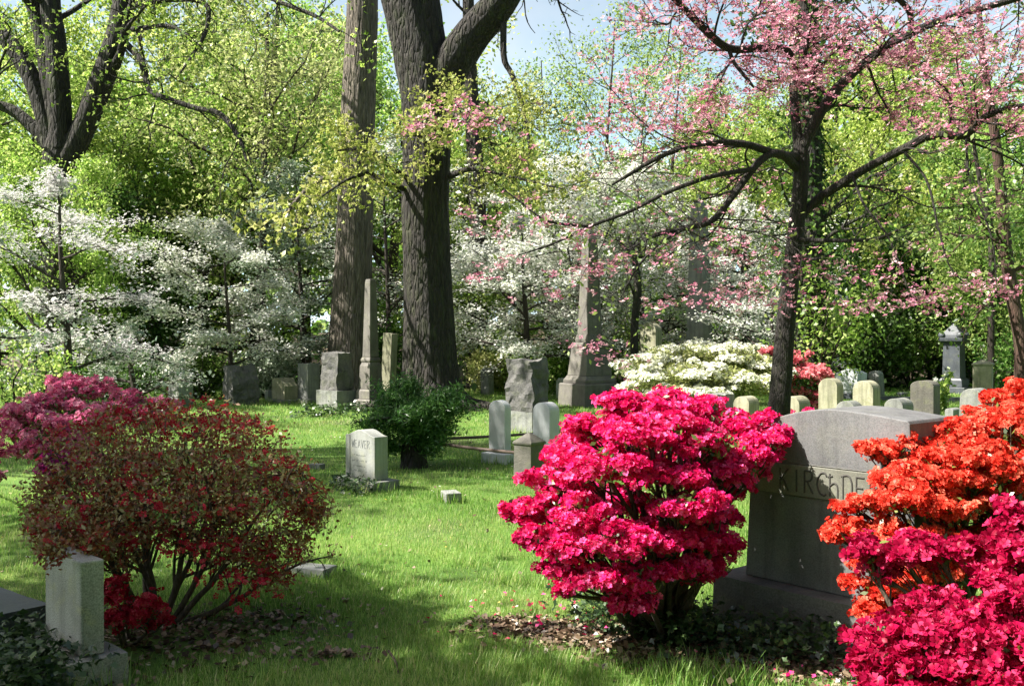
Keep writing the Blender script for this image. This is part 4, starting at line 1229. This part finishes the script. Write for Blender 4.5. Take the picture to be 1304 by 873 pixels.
for kind, px, d, s, lab in [
    ('lime_b', -10, 27, .9, 'lime-green tree at the far left edge behind the low white dogwood'),
    ('lime_a', 55, 34, 1.0, 'tall lime-green tree directly behind the many-stemmed dark tree'),
    ('mid_a', 130, 31, .85, 'fresh green tree right of the many-stemmed dark tree'),
    ('lime_a', 195, 36, 1.1, 'tall yellow-green tree above the gap between the two left white dogwoods'),
    ('lime_b', 62, 21.5, .5, 'bright green young tree hiding the foot of the many-stemmed dark tree'),
    ('dark', 160, 30, 1.0, 'dark green tree in shade above the short white dogwood'),
    ('lime_b', 262, 33, 1.0, 'lime-green tree above the bright white dogwood'),
    ('olive', 330, 30, .95, 'pale olive tree left of the brown trunk, leafing thinly'),
    ('lime_a', 390, 40, 1.15, 'tall lime-green tree seen just left of the brown trunk'),
    ('mid_a', 300, 44, 1.2, 'tall green tree far back behind the pale olive tree'),
    ('lime_b', 497, 36, 1.2, 'yellow-green tree filling the gap between the two great trunks'),
    ('lime_b', 600, 31, .75, 'bright lime tree close behind the dark forked trunk on its right'),
    ('olive', 640, 38, .9, 'loose olive tree beside the sky gap, right of the forked trunk'),
    ('thin', 765, 36, 1.1, 'slender bare-stemmed tree standing against the open sky'),
    ('thin', 845, 40, 1.15, 'thin twiggy tree against the sky left of the pink dogwood'),
    ('thin', 700, 44, 1.0, 'thin tree at the left side of the open sky'),
    ('thin', 805, 46, 1.2, 'faint slim tree in the middle of the open sky, farthest back'),
    ('mid_b', 770, 38, .9, 'short green tree below the open sky, behind the brownstone obelisk'),
    ('mid_b', 850, 36, .85, 'short green tree behind the grey obelisk'),
    ('lime_b', 950, 36, .85, 'lime-green tree behind the left boughs of the pink dogwood'),
    ('mid_a', 925, 46, .95, 'tall green tree far behind the left boughs of the pink dogwood'),
    ('lime_b', 1090, 31, .8, 'sunlit lime tree right behind the pink dogwood trunk'),
    ('lime_a', 1150, 38, .95, 'tall lime-green tree behind the right boughs of the pink dogwood'),
    ('lime_b', 1215, 33, .8, 'sunlit lime-green tree above the blue-grey monument'),
    ('mid_a', 1290, 36, .9, 'green tree at the right edge behind the reddish leaning trunk'),
    ('lime_a', 1060, 44, 1.0, 'tall yellow-green tree far behind the ivy-clad trunk'),
    ('mid_b', 1270, 27, .7, 'small green tree behind the mossy pillar'),
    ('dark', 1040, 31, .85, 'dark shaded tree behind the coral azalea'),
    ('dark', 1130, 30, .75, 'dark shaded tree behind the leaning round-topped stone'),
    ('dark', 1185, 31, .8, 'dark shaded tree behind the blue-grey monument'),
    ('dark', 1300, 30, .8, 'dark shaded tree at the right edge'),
    ('mid_b', 620, 28.5, .55, 'young green tree beside the broad white dogwood'),
]:
    wood(kind, px, d, s, lab)


def pole_tree(label, pix, d, rpx, bark, leaf, nspray, name='slender_tree', L=1.6, per=3, lsz=.13, cat='tree', f0=.3):
    p = P(pix[0][0], 430, d); base = np.array([p[0], p[1], float(hill(p[0], p[1]))])
    root = thing(name, label, cat, base)
    mb, lm, tw = MB(), MB(), []
    q0 = P(pix[0][0], 430, d); gpy = 425 + (CAMZ - base[2] + .15) * F / d
    q = limb(mb, [(pix[0][0], gpy)] + pix, d, [rpx[0] * 1.1] + rpx, 14, 30, .05)
    sprays(mb, *q, nspray, L, CFG_SPRAY, tw, f0, .2)
    leaves_on(lm, np.concatenate(tw), per, .2, lsz, LEAF, .4)
    if name.startswith('ivy'):
        k = rng.integers(0, len(q[0]), 2600)
        a = rng.uniform(0, 6.28, 2600)
        rr = q[1][k] * 1.08 + .03
        e = np.stack([np.cos(a), np.sin(a), np.zeros(2600)], 1)
        scatter(lm, q[0][k] + e * rr[:, None] + np.array([0, 0, 1]) * rng.normal(0, .25, (2600, 1)), e + rng.normal(0, .4, e.shape) + np.array([0, 0, .4]), .12, IVYL)
    mb.build('trunk', bark, root, True, offset=base)
    lm.build('crown', leaf, root, offset=base)
    return root


pole_tree('big dark ivy-clad trunk rising behind the pink dogwood', [(1032, 400), (1030, 250), (1027, 100), (1026, 0), (1028, -150)], 21, [19, 17, 16, 15, 12], BARK_DARK, L_DARK, 18, 'ivy_clad_tree', 1.8)
pole_tree('reddish trunk leaning left at the right edge of the wood', [(1300, 440), (1290, 380), (1282, 330), (1277, 270), (1268, 180), (1250, 60), (1240, -120)], 24, [8, 8, 8, 7, 6, 4, 1], BARK_RED, L_MID, 12)
pole_tree('thin dark stem left of the reddish leaning trunk', [(1262, 400), (1262, 300), (1250, 240), (1240, 180), (1235, 100)], 25, [4, 4, 3.4, 2, .5], BARK_THIN, L_MID, 8)
pole_tree('dark straight trunk glimpsed right of the great forked tree', [(607, 400), (609, 300), (606, 220), (600, 120), (596, 0)], 29, [12, 11, 11, 9, 7], BARK_DARK, L_LIME, 14)
pole_tree('crooked little dark tree between the brownstone obelisk and the grey obelisk', [(808, 420), (812, 370), (808, 330), (800, 300)], 22.5, [5, 5, 4, 2], BARK_DARK, L_DOGL, 8, 'young_tree', 1.0, 2, .09)
pole_tree('slim dark stem rising left of the great brown trunk', [(325, 250), (330, 180), (345, 130), (350, 60), (360, -60)], 32, [6, 6, 5, 4, 1], BARK_DARK, L_LIME, 8)


# shrubs of the understorey
def bush(label, px, py, d, r_px, h_px, leaf, n, lsz, name='shrub'):
    c = P(px, py, d); g = float(hill(c[0], c[1])); base = np.array([c[0], c[1], g])
    root = thing(name, label, 'shrub', base)
    mb, lm = MB(), MB()
    a, h_ = r_px * d / F, h_px * d / F
    top = max(c[2] + h_ - g, .5)
    tw = []
    cfg = dict(seg=[4, 4, 3], wob=[.2, .25, .25], trop=[.1, .05, 0], sides=[5, 4, 3], kids=[5, 4], f0=[.3, .2], ang=[45, 50], ratio=[.55, .55], rr=.55)
    for k in range(7):
        az = k * .9 + rng.uniform(-.3, .3)
        grow(mb, base + np.array([0, 0, -.05]), (math.cos(az) * a / top, math.sin(az) * a / top, .9), top * .62, .03, 0, cfg, tw)
    tp = np.concatenate(tw)
    per = max(1, n // len(tp))
    leaves_on(lm, tp, per, (a * .16, a * .16, top * .1), lsz, LEAF, .5)
    mb.build('stems', BARK_THIN, root, True, offset=base)
    lm.build('leaves', leaf, root, offset=base)


for a in [
    ('pale sunlit shrub between the forked trunk and the dark rock-faced monument', 620, 468, 27.5, 40, 30, L_OLIVE, 2600, .12),
    ('yellow-green shrub behind the dark rock-faced monument', 690, 462, 26.5, 50, 34, L_LIME, 3000, .11),
    ('green shrub left of the brownstone obelisk pedestal', 735, 455, 27, 40, 40, L_MID, 2600, .11),
    ('bright green shrub right of the brownstone obelisk pedestal', 805, 440, 25.5, 30, 40, L_MID, 2400, .1),
    ('green shrub under the white dogwoods by the brown trunk', 335, 470, 25, 60, 34, L_SAGE, 3200, .11),
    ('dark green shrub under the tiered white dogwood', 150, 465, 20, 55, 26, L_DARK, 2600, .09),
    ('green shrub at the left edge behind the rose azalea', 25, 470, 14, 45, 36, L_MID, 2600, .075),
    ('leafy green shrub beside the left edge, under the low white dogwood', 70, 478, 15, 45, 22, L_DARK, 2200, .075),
    ('leafy lime shrub hiding the foot of the ivy-clad trunk', 1042, 370, 20.7, 36, 60, L_LIME, 3200, .1),
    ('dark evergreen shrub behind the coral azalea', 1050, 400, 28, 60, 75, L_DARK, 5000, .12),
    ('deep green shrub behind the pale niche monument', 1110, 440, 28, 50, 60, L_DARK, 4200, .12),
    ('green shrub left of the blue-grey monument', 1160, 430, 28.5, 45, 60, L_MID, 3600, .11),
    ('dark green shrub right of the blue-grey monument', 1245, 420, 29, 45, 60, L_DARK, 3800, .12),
    ('bright green shrub at the right edge behind the orange azalea', 1295, 450, 25, 35, 40, L_MID, 3000, .1),
    ('dark shrub behind the great brown trunk on its right', 492, 455, 26, 30, 50, L_DARK, 2200, .11),
    ('shaded shrub behind the rough dark boulder headstone', 255, 470, 24, 50, 30, L_DARK, 2600, .1),
]:
    bush(*a)

# yew shrub on a stubby trunk, by the rails
base = G(527, 592)
root = thing('yew_shrub', 'dark feathery yew on a thick stubby trunk in front of the forked tree', 'shrub', base)
mb, lm = MB(), MB()
tw = []
limb(mb, [(527, 598), (526, 575), (525, 550), (522, 520)], base[1], [19, 15, 12, 8], 20, 18, .12)
cfg = dict(seg=[5, 4, 4], wob=[.16, .2, .22], trop=[.03, -.02, -.08], sides=[6, 4, 4], kids=[6, 5], f0=[.2, .15], ang=[45, 50], ratio=[.6, .6], flat=[.6, .6], rr=.5)
for k in range(16):
    az = k * 2.4
    z = rng.uniform(.16, .72)
    grow(mb, base + np.array([0, 0, z]), (math.cos(az), math.sin(az), rng.uniform(-.1, 1.4)), rng.uniform(.26, .6), .022, 0, cfg, tw)
tp = np.concatenate(tw)
leaves_on(lm, tp, 10, .05, .055, (LEAF[0] * np.array([1.2, .5, 1]), LEAF[1]), .3)
mb.build('trunk', BARK_DARK, root, True, offset=base)
lm.build('foliage', L_YEW, root, offset=base)

# white lilies by the blue-grey monument
base = P(1200, 500, 21.0); base[2] = hill(base[0], base[1])
root = thing('lily_plant', 'little clump of white lilies standing left of the blue-grey monument', 'plant', base)
mb, lm, fm = MB(), MB(), MB()
for k in range(9):
    e = base + np.array([rng.normal(0, .09), rng.normal(0, .09), rng.uniform(.35, .85)])
    pth = smooth_path([base, (base + e) / 2 + rng.normal(0, .02, 3), e], 6)
    tube(mb, pth, .008, 4)
    scatter(lm, np.repeat(pth[1:], 5, 0) + rng.normal(0, .03, (25, 3)), rand_n(25, .2), .13, LEAF)
for x, y in ((1203, 476), (1192, 484)):
    q = P(x, y, 21.0)
    fm = MB()
    scatter(fm, q + rng.normal(0, .02, (5, 3)), rand_n(5, .2), .12, AZALEA)
    fm.build('flower', B_WHITE, root, offset=base)
mb.build('stalks', L_MID, root, offset=base); lm.build('leaves', L_MID, root, offset=base)

# far woodland, and an unseen leaf ring that holds back sky light
mb = MB()
n = 26000
x = rng.uniform(-75, 80, n); y = rng.uniform(52, 74, n)
hh = 9 + 3 * np.sin(x * .35) + 2 * np.sin(x * .9 + 2)
px = CX + F * x / y
gap = np.exp(-((px - 770) / 110) ** 2)
hh = hh * (1 - .5 * gap) + 2
z = hill(x, y) + hh * rng.random(n) ** .8
n2_ = 16000  # leaf ring added behind and beside the camera to cut sky fill
aa = rng.uniform(R(-75), R(205), n2_); rr_ = rng.uniform(19, 26, n2_)
x2, y2 = rr_ * np.sin(aa + R(115)), 4 + rr_ * np.cos(aa + R(115))
ok_ = (y2 < 14) & ~((x2 < -6) & (y2 > -12))
x2, y2 = x2[ok_], y2[ok_]
z2 = hill(x2, y2) + 15 * rng.random(len(x2))
scatter(mb, np.stack([x2, y2, z2], 1), rand_n(len(x2), .4), rng.uniform(.6, 1.2, len(x2)), BROAD)
scatter(mb, np.stack([x, y, z], 1), rand_n(n, .4), rng.uniform(.5, 1.1, n), BROAD)
o = mb.build('woodland_and_sky_blocker', L_MID); o['kind'] = 'stuff'
tag(o, 'far green woodland behind the nearer trees, plus an added unseen leaf ring blocking sky light', 'woodland')


# --- unseen trees left of the view, crowns shaped to throw the wanted shade
EL, AZX, AZY = R(50), -1.0, -.15
sdir = unit(np.array([AZX, AZY, 0])); S = np.array([sdir[0] * math.cos(EL), sdir[1] * math.cos(EL), math.sin(EL)])


def shade_tree(label, base, targets, zlo, zhi, clumps, lpc, lsz, csz):
    base = np.array(base, float); base[2] = hill(base[0], base[1])
    root = thing('shade_tree', label, 'tree', base)
    mb, lm = MB(), MB()
    zt = zlo + .3 * (zhi - zlo)
    tube(mb, np.array([base + np.array([.1 * math.sin(t_ * 4), .1 * t_, -.2 + t_ * (zhi - .5)]) for t_ in np.linspace(0, 1, 16)]), np.linspace(.38, .12, 16), 16, .05)
    hubs = [base + np.array([0, 0, z]) for z in np.linspace(zlo * .6, zhi * .85, 8)]
    w_ = np.array([t_[4] for t_ in targets]); w_ = w_ / w_.sum()
    for k in range(clumps):
        x0, x1, y0, y1, _ = targets[rng.choice(len(targets), p=w_)]
        g = np.array([rng.uniform(x0, x1), rng.uniform(y0, y1), 0])
        z = rng.uniform(zlo, zhi)
        c = g + S * (z / S[2])
        h0 = hubs[rng.integers(len(hubs))]
        if h0[2] > c[2]:
            h0 = hubs[0]
        tube(mb, smooth_path([h0, (h0 + c) / 2 + np.array([0, 0, .4]), c], 8), np.linspace(.045, .01, 8), 5)
        p_ = c + rng.normal(0, 1, (lpc, 3)) * np.array([csz, csz, csz * .45])
        scatter(lm, p_, rand_n(lpc, .6), lsz * rng.uniform(.7, 1.3, lpc), MAPLE)
    mb.build('trunk', BARK_DARK, root, True, offset=base)
    lm.build('crown', L_MAPLE, root, offset=base)


shade_tree('unseen maple left of the view, crown shaped to shade the foreground azalea', (-8.2, 3.4, 0), [(-3.2, -.65, 3.4, 5.4, 1.0), (-3.2, -1.1, 5.3, 6.4, .3), (-5, -2.6, 5, 9, .2), (-.6, .2, 3.5, 4.5, .1)], 5.6, 8.6, 115, 105, .15, .42)
shade_tree('second unseen maple left of the view, crown shaped to shade the lawn round the yew', (-14, 11.5, 0), [(-2.2, 1.2, 11.2, 14.5, 1.0), (-3.0, -1.75, 8.8, 11.4, .35), (1.2, 4.0, 12, 16, .25)], 9.0, 12.5, 84, 85, .17, .5)

# ------------------------------------------------------------------ ground, grass, litter
m, nt, out = newmat('lawn_and_wood_floor')
b = nt.nodes.new('ShaderNodeBsdfPrincipled'); b.inputs['Roughness'].default_value = .95
geo = nt.nodes.new('ShaderNodeNewGeometry').outputs['Position']
n1 = noise(nt, geo, 1.3, 5, .6); n2 = noise(nt, geo, 22, 4, .7); n3 = noise(nt, geo, .45, 3, .5)
lawn = ramp(nt, n1, [(.3, (.04, .09, .008)), (.5, (.07, .15, .014)), (.72, (.13, .2, .03))])
soil = ramp(nt, n2, [(.3, (.03, .022, .014)), (.55, (.075, .052, .032)), (.75, (.14, .10, .065))])
sep = nt.nodes.new('ShaderNodeSeparateXYZ'); nt.links.new(geo, sep.inputs[0])
mr = nt.nodes.new('ShaderNodeMapRange'); mr.inputs['From Min'].default_value = 26.5; mr.inputs['From Max'].default_value = 30
nt.links.new(sep.outputs['Y'], mr.inputs['Value'])
thin = ramp(nt, n3, [(.52, (0, 0, 0)), (.68, (.55,) * 3)])
c = mix(nt, lawn, soil, thin)
c = mix(nt, c, soil, mr.outputs[0])
nt.links.new(c, b.inputs['Base Color'])
bp = nt.nodes.new('ShaderNodeBump'); bp.inputs['Strength'].default_value = .8; bp.inputs['Distance'].default_value = .03
nt.links.new(n2, bp.inputs['Height']); nt.links.new(bp.outputs[0], b.inputs['Normal'])
nt.links.new(b.outputs[0], out.inputs['Surface'])
M_GROUND = m

xs = np.concatenate([np.linspace(-400, -40, 14)[:-1], np.linspace(-40, 40, 161), np.linspace(40, 400, 14)[1:]])
ys = np.concatenate([np.linspace(-60, 0, 8)[:-1], np.linspace(0, 40, 110), np.linspace(41, 110, 50), np.linspace(130, 900, 14)])
X, Y = np.meshgrid(xs, ys)
Z = hill(X, Y)
nx, ny = len(xs), len(ys)
i, j = np.meshgrid(np.arange(ny - 1), np.arange(nx - 1), indexing='ij')
q = np.stack([i * nx + j, i * nx + j + 1, (i + 1) * nx + j + 1, (i + 1) * nx + j], -1).reshape(-1, 4)
mb = MB(); mb.add(np.stack([X, Y, Z], -1).reshape(-1, 3), q)
g = mb.build('ground', M_GROUND, None, True); g['kind'] = 'structure'; tag(g, 'gently rolling churchyard ground rising to a wooded bank', 'ground')

# bare, shaded places where the turf is thin: (x, y, radius x, radius y)
bare = []
for px, py, rx, ry in ((225, 815, .75, .5), (300, 800, .5, .35), (720, 805, .4, .22), (790, 815, .45, .3), (880, 825, .45, .25), (1000, 838, .6, .28), (1100, 850, .5, .3), (675, 806, .3, .12), (640, 795, .15, .08), (425, 838, .15, .06), (150, 800, .4, .3), (70, 860, .4, .25), (527, 590, .5, .4), (546, 520, 1.6, 1.1), (443, 508, 1.3, .9), (1225, 825, .8, .6), (75, 610, .8, .6)):
    q = G(px, py); bare.append((q[0], q[1], rx, ry))


def bareness(x, y):
    v = np.zeros_like(x)
    for bx, by, rx, ry in bare:
        v = np.maximum(v, np.exp(-(((x - bx) / rx) ** 2 + ((y - by) / ry) ** 2) ** 1.5))
    return v


BLADE = (np.array([[0, -.5, 0], [0, .5, 0], [.16, .36, .55], [.16, -.36, .55], [.42, .06, 1.0], [.42, -.06, 1.0]]), np.array([[0, 1, 2, 3], [3, 2, 4, 5]]))
BLADE1 = (np.array([[0, -.5, 0], [0, .5, 0], [.3, .1, 1.0], [.3, -.1, 1.0]]), np.array([[0, 1, 2, 3]]))


def blades(mb, x, y, hgt, wid, tpl):
    n = len(x)
    a = rng.uniform(0, 2 * math.pi, n)
    ln = rng.uniform(.3, 1.9, n)
    tv, tf = tpl; K = len(tv)
    lx, ly, lz = tv[:, 0], tv[:, 1], tv[:, 2]
    U = lx[None] * (hgt * ln)[:, None]; W = ly[None] * wid[:, None]; Zz = lz[None] * hgt[:, None]
    ca, sa = np.cos(a)[:, None], np.sin(a)[:, None]
    V = np.stack([x[:, None] + U * ca - W * sa, y[:, None] + U * sa + W * ca, hill(x, y)[:, None] - .004 + Zz], -1)
    Fq = (np.arange(n) * K)[:, None, None] + tf[None]
    lush = .5 + .5 * np.sin(x * 1.7 + 1.1 * np.sin(y * 1.3)) * np.sin(y * 1.9 + .7 * np.sin(x * 2.3))
    rr = np.clip(rng.normal(.35 + .3 * (1 - lush), .2, n), 0, 1)
    dry = rng.random(n) < .05
    rr[dry] = rng.uniform(.9, 1, dry.sum())
    mb.add(V.reshape(-1, 3), Fq.reshape(-1, tf.shape[1]), np.repeat(rr, len(tf)))


def wedge(y0, y1, n, margin=1.06):
    y = np.sqrt(rng.uniform(y0 ** 2, y1 ** 2, n)); x = rng.uniform(-.515, .515, n) * margin * y
    keep = rng.random(n) > bareness(x, y) * 1.05
    return x[keep], y[keep]


L_GRASS = leafmat('grass_blade', [(.055, .14, .02), (.125, .27, .045), (.23, .40, .085), (.4, .53, .17), (.58, .55, .3)], .5, .012, tcol=(1, 1, .8))
mb = MB()
x, y = wedge(3.7, 6.5, 150000)
patch = .5 + .5 * np.sin(x * 3.1 + 2 * np.sin(y * 2.2)) * np.sin(y * 3.7 + x)
blades(mb, x, y, rng.uniform(.02, .052, len(x)) * (.6 + .8 * patch), rng.uniform(.002, .004, len(x)), BLADE)
x, y = wedge(6.5, 11, 160000)
patch = .5 + .5 * np.sin(x * 2.1 + 2 * np.sin(y * 1.2)) * np.sin(y * 2.7 + x)
blades(mb, x, y, rng.uniform(.02, .05, len(x)) * (.7 + .6 * patch), rng.uniform(.003, .006, len(x)), BLADE1)
x, y = wedge(11, 18, 90000)
blades(mb, x, y, rng.uniform(.02, .055, len(x)), rng.uniform(.006, .011, len(x)), BLADE1)
x, y = wedge(18, 30, 90000)
blades(mb, x, y, rng.uniform(.03, .07, len(x)), rng.uniform(.012, .02, len(x)), BLADE1)
# taller tufts at the front edge and by stones
for px, py, n, h_ in ((860, 868, 160, .13), (880, 872, 200, .15), (935, 872, 180, .13), (960, 870, 100, .1), (840, 866, 90, .1), (700, 872, 200, .09), (610, 860, 160, .08), (500, 852, 150, .08), (330, 868, 240, .09), (240, 872, 160, .07), (420, 735, 160, .08), (450, 770, 200, .08), (640, 740, 260, .09), (600, 720, 260, .08), (690, 745, 240, .1), (500, 640, 120, .08), (610, 605, 120, .1), (395, 720, 140, .07)):
    c = G(px, py)
    x = c[0] + rng.normal(0, .09, n); y = c[1] + rng.normal(0, .08, n)
    blades(mb, x, y, rng.uniform(.4, 1.1, n) * h_, rng.uniform(.003, .006, n), BLADE)
for fx, fy, fw, ft_, rz in FEET + [(hs.location.x, hs.location.y, .6, .35, -R(44)), (sp.location.x, sp.location.y, .5, .3, -R(45))]:
    n = int(260 * (fw + ft_)) + 40
    e = rng.random(n) * 4
    k = e.astype(int); u = rng.uniform(-.5, .5, n)
    lx = np.where(k == 0, u * fw, np.where(k == 1, fw / 2 + .015, np.where(k == 2, u * fw, -fw / 2 - .015)))
    ly = np.where(k == 0, -ft_ / 2 - .015, np.where(k == 1, u * ft_, np.where(k == 2, ft_ / 2 + .015, u * ft_)))
    lx += rng.normal(0, .02, n); ly += rng.normal(0, .02, n)
    x = fx + lx * math.cos(rz) - ly * math.sin(rz); y = fy + lx * math.sin(rz) + ly * math.cos(rz)
    blades(mb, x, y, rng.uniform(.05, .14, n), rng.uniform(.005, .011, n), BLADE1)
g = mb.build('grass', L_GRASS); g['kind'] = 'stuff'; tag(g, 'mown spring grass growing between the graves', 'grass')

# clover and small weeds mixed in the lawn; fallen leaves
L_LITTER = leafmat('dead_leaf', [(.03, .02, .012), (.07, .042, .025), (.14, .09, .055), (.25, .18, .115), (.38, .31, .22)], .15, .05)
mb = MB()
P_, Sz = [], []
for bx, by, rx, ry in bare[:12]:
    n = int((2200 if bx > -.4 else 700) * rx * ry / .12 * .35) + 60
    x = bx + rng.normal(0, rx * .62, n); y = by + rng.normal(0, ry * .62, n)
    P_.append(np.stack([x, y, hill(x, y) + rng.uniform(.004, .03, n)], 1))
x, y = wedge(4, 26, 2200)
P_.append(np.stack([x, y, hill(x, y) + rng.uniform(.01, .05, len(x))], 1))
pp_ = np.concatenate(P_)
scatter(mb, pp_, rand_n(len(pp_), 1.4, .6), rng.uniform(.02, .052, len(pp_)), BROAD)
g = mb.build('leaf_litter', L_LITTER); g['kind'] = 'stuff'; tag(g, 'dry brown fallen leaves under the azaleas', 'leaf litter')
# small white and yellow lawn flowers, and petals dropped by the azaleas
mb = MB()
x, y = wedge(4.5, 16, 520)
scatter(mb, np.stack([x, y, hill(x, y) + rng.uniform(.03, .06, len(x))], 1), rand_n(len(x), 1.2, .5), rng.uniform(.012, .026, len(x)), AZALEA)
g = mb.build('lawn_flowers', leafmat('lawn_flower_petal', [(.75, .75, .7), (.8, .8, .75), (.75, .6, .05)], .3)); g['kind'] = 'stuff'; tag(g, 'tiny white and yellow wild flowers dotted through the lawn', 'wild flowers')
mb = MB()
for px, py, n, sx in ((800, 800, 90, .4), (700, 770, 40, .3), (1010, 845, 40, .35), (1090, 860, 50, .2)):
    c = G(px, py); x = c[0] + rng.normal(0, sx, n); y = c[1] + rng.normal(0, .2, n)
    scatter(mb, np.stack([x, y, hill(x, y) + rng.uniform(.015, .04, n)], 1), rand_n(n, 1.2, .5), rng.uniform(.02, .035, n), BROAD)
g = mb.build('fallen_petals', B_PINK); g['kind'] = 'stuff'; tag(g, 'pink petals dropped on the ground round the azaleas', 'petals')
mb = MB()
n = 9000
x = rng.uniform(-30, 36, n); y = rng.uniform(26, 48, n)
scatter(mb, np.stack([x, y, hill(x, y) + rng.uniform(.02, .5, n) * rng.random(n)], 1), rand_n(n, .8), rng.uniform(.12, .3, n), BROAD)
g = mb.build('undergrowth', L_DARK); g['kind'] = 'stuff'; tag(g, 'low dark green undergrowth covering the woodland floor', 'undergrowth')
# a stick and fallen blossom
mb = MB(); a = G(495, 848); b_ = G(508, 866)
a[2] += .06; b_[2] += .0
tube(mb, smooth_path([a, (a + b_) / 2 + np.array([.01, 0, .01]), b_], 6), [.008, .007, .006, .006, .005, .004], 6)
tag(mb.build('stick', BARK_TWIG, None, True), 'short dark stick poking out of the front lawn', 'stick')

# ------------------------------------------------------------------ light
w = bpy.data.worlds.new('World'); sc.world = w; w.use_nodes = True
nt = w.node_tree
bg = nt.nodes['Background']
sky = nt.nodes.new('ShaderNodeTexSky'); sky.sky_type = 'NISHITA'; sky.sun_disc = False
sky.sun_elevation = EL
az = math.atan2(S[0], S[1])
sky.sun_rotation = az % (2 * math.pi)
sky.air_density = 1.0; sky.dust_density = 4.0; sky.ozone_density = 1.5
# thin white spring haze low in the sky, over the blue
tcw = nt.nodes.new('ShaderNodeTexCoord'); sepw = nt.nodes.new('ShaderNodeSeparateXYZ')
nt.links.new(tcw.outputs['Generated'], sepw.inputs[0])
mrw = nt.nodes.new('ShaderNodeMapRange'); mrw.inputs['From Min'].default_value = .75; mrw.inputs['From Max'].default_value = .02
nt.links.new(sepw.outputs['Z'], mrw.inputs['Value'])
pw = nt.nodes.new('ShaderNodeMath'); pw.operation = 'POWER'; pw.inputs[1].default_value = 2.6
nt.links.new(mrw.outputs[0], pw.inputs[0])
cn = noise(nt, tcw.outputs['Generated'], 4.0, 5, .6)
hz = mix(nt, (6.6, 10.0, 11.4), (12.0, 13.4, 13.8), ramp(nt, cn, [(.4, (0, 0, 0)), (.65, (1, 1, 1))]))
nt.links.new(mix(nt, sky.outputs[0], hz, pw.outputs[0]), bg.inputs['Color'])
bg.inputs['Strength'].default_value = .05
sl = bpy.data.lights.new('sun', 'SUN'); sl.energy = 5.0; sl.angle = R(.53); sl.color = (1, .95, .86)
so = bpy.data.objects.new('sun', sl); COL.objects.link(so)
so.rotation_euler = Vector(S).to_track_quat('Z', 'Y').to_euler()
so.location = (-20, 0, 30)

vs = sc.view_settings
vs.view_transform = 'Standard'; vs.look = 'None'; vs.gamma = 1; vs.use_curve_mapping = False
vs.exposure = 1.65
cy = sc.cycles
cy.max_bounces = 6; cy.diffuse_bounces = 3; cy.transmission_bounces = 4; cy.glossy_bounces = 2; cy.transparent_max_bounces = 4
cy.caustics_reflective = False; cy.caustics_refractive = False
cy.sample_clamp_indirect = 4.0
cy.use_denoising = True
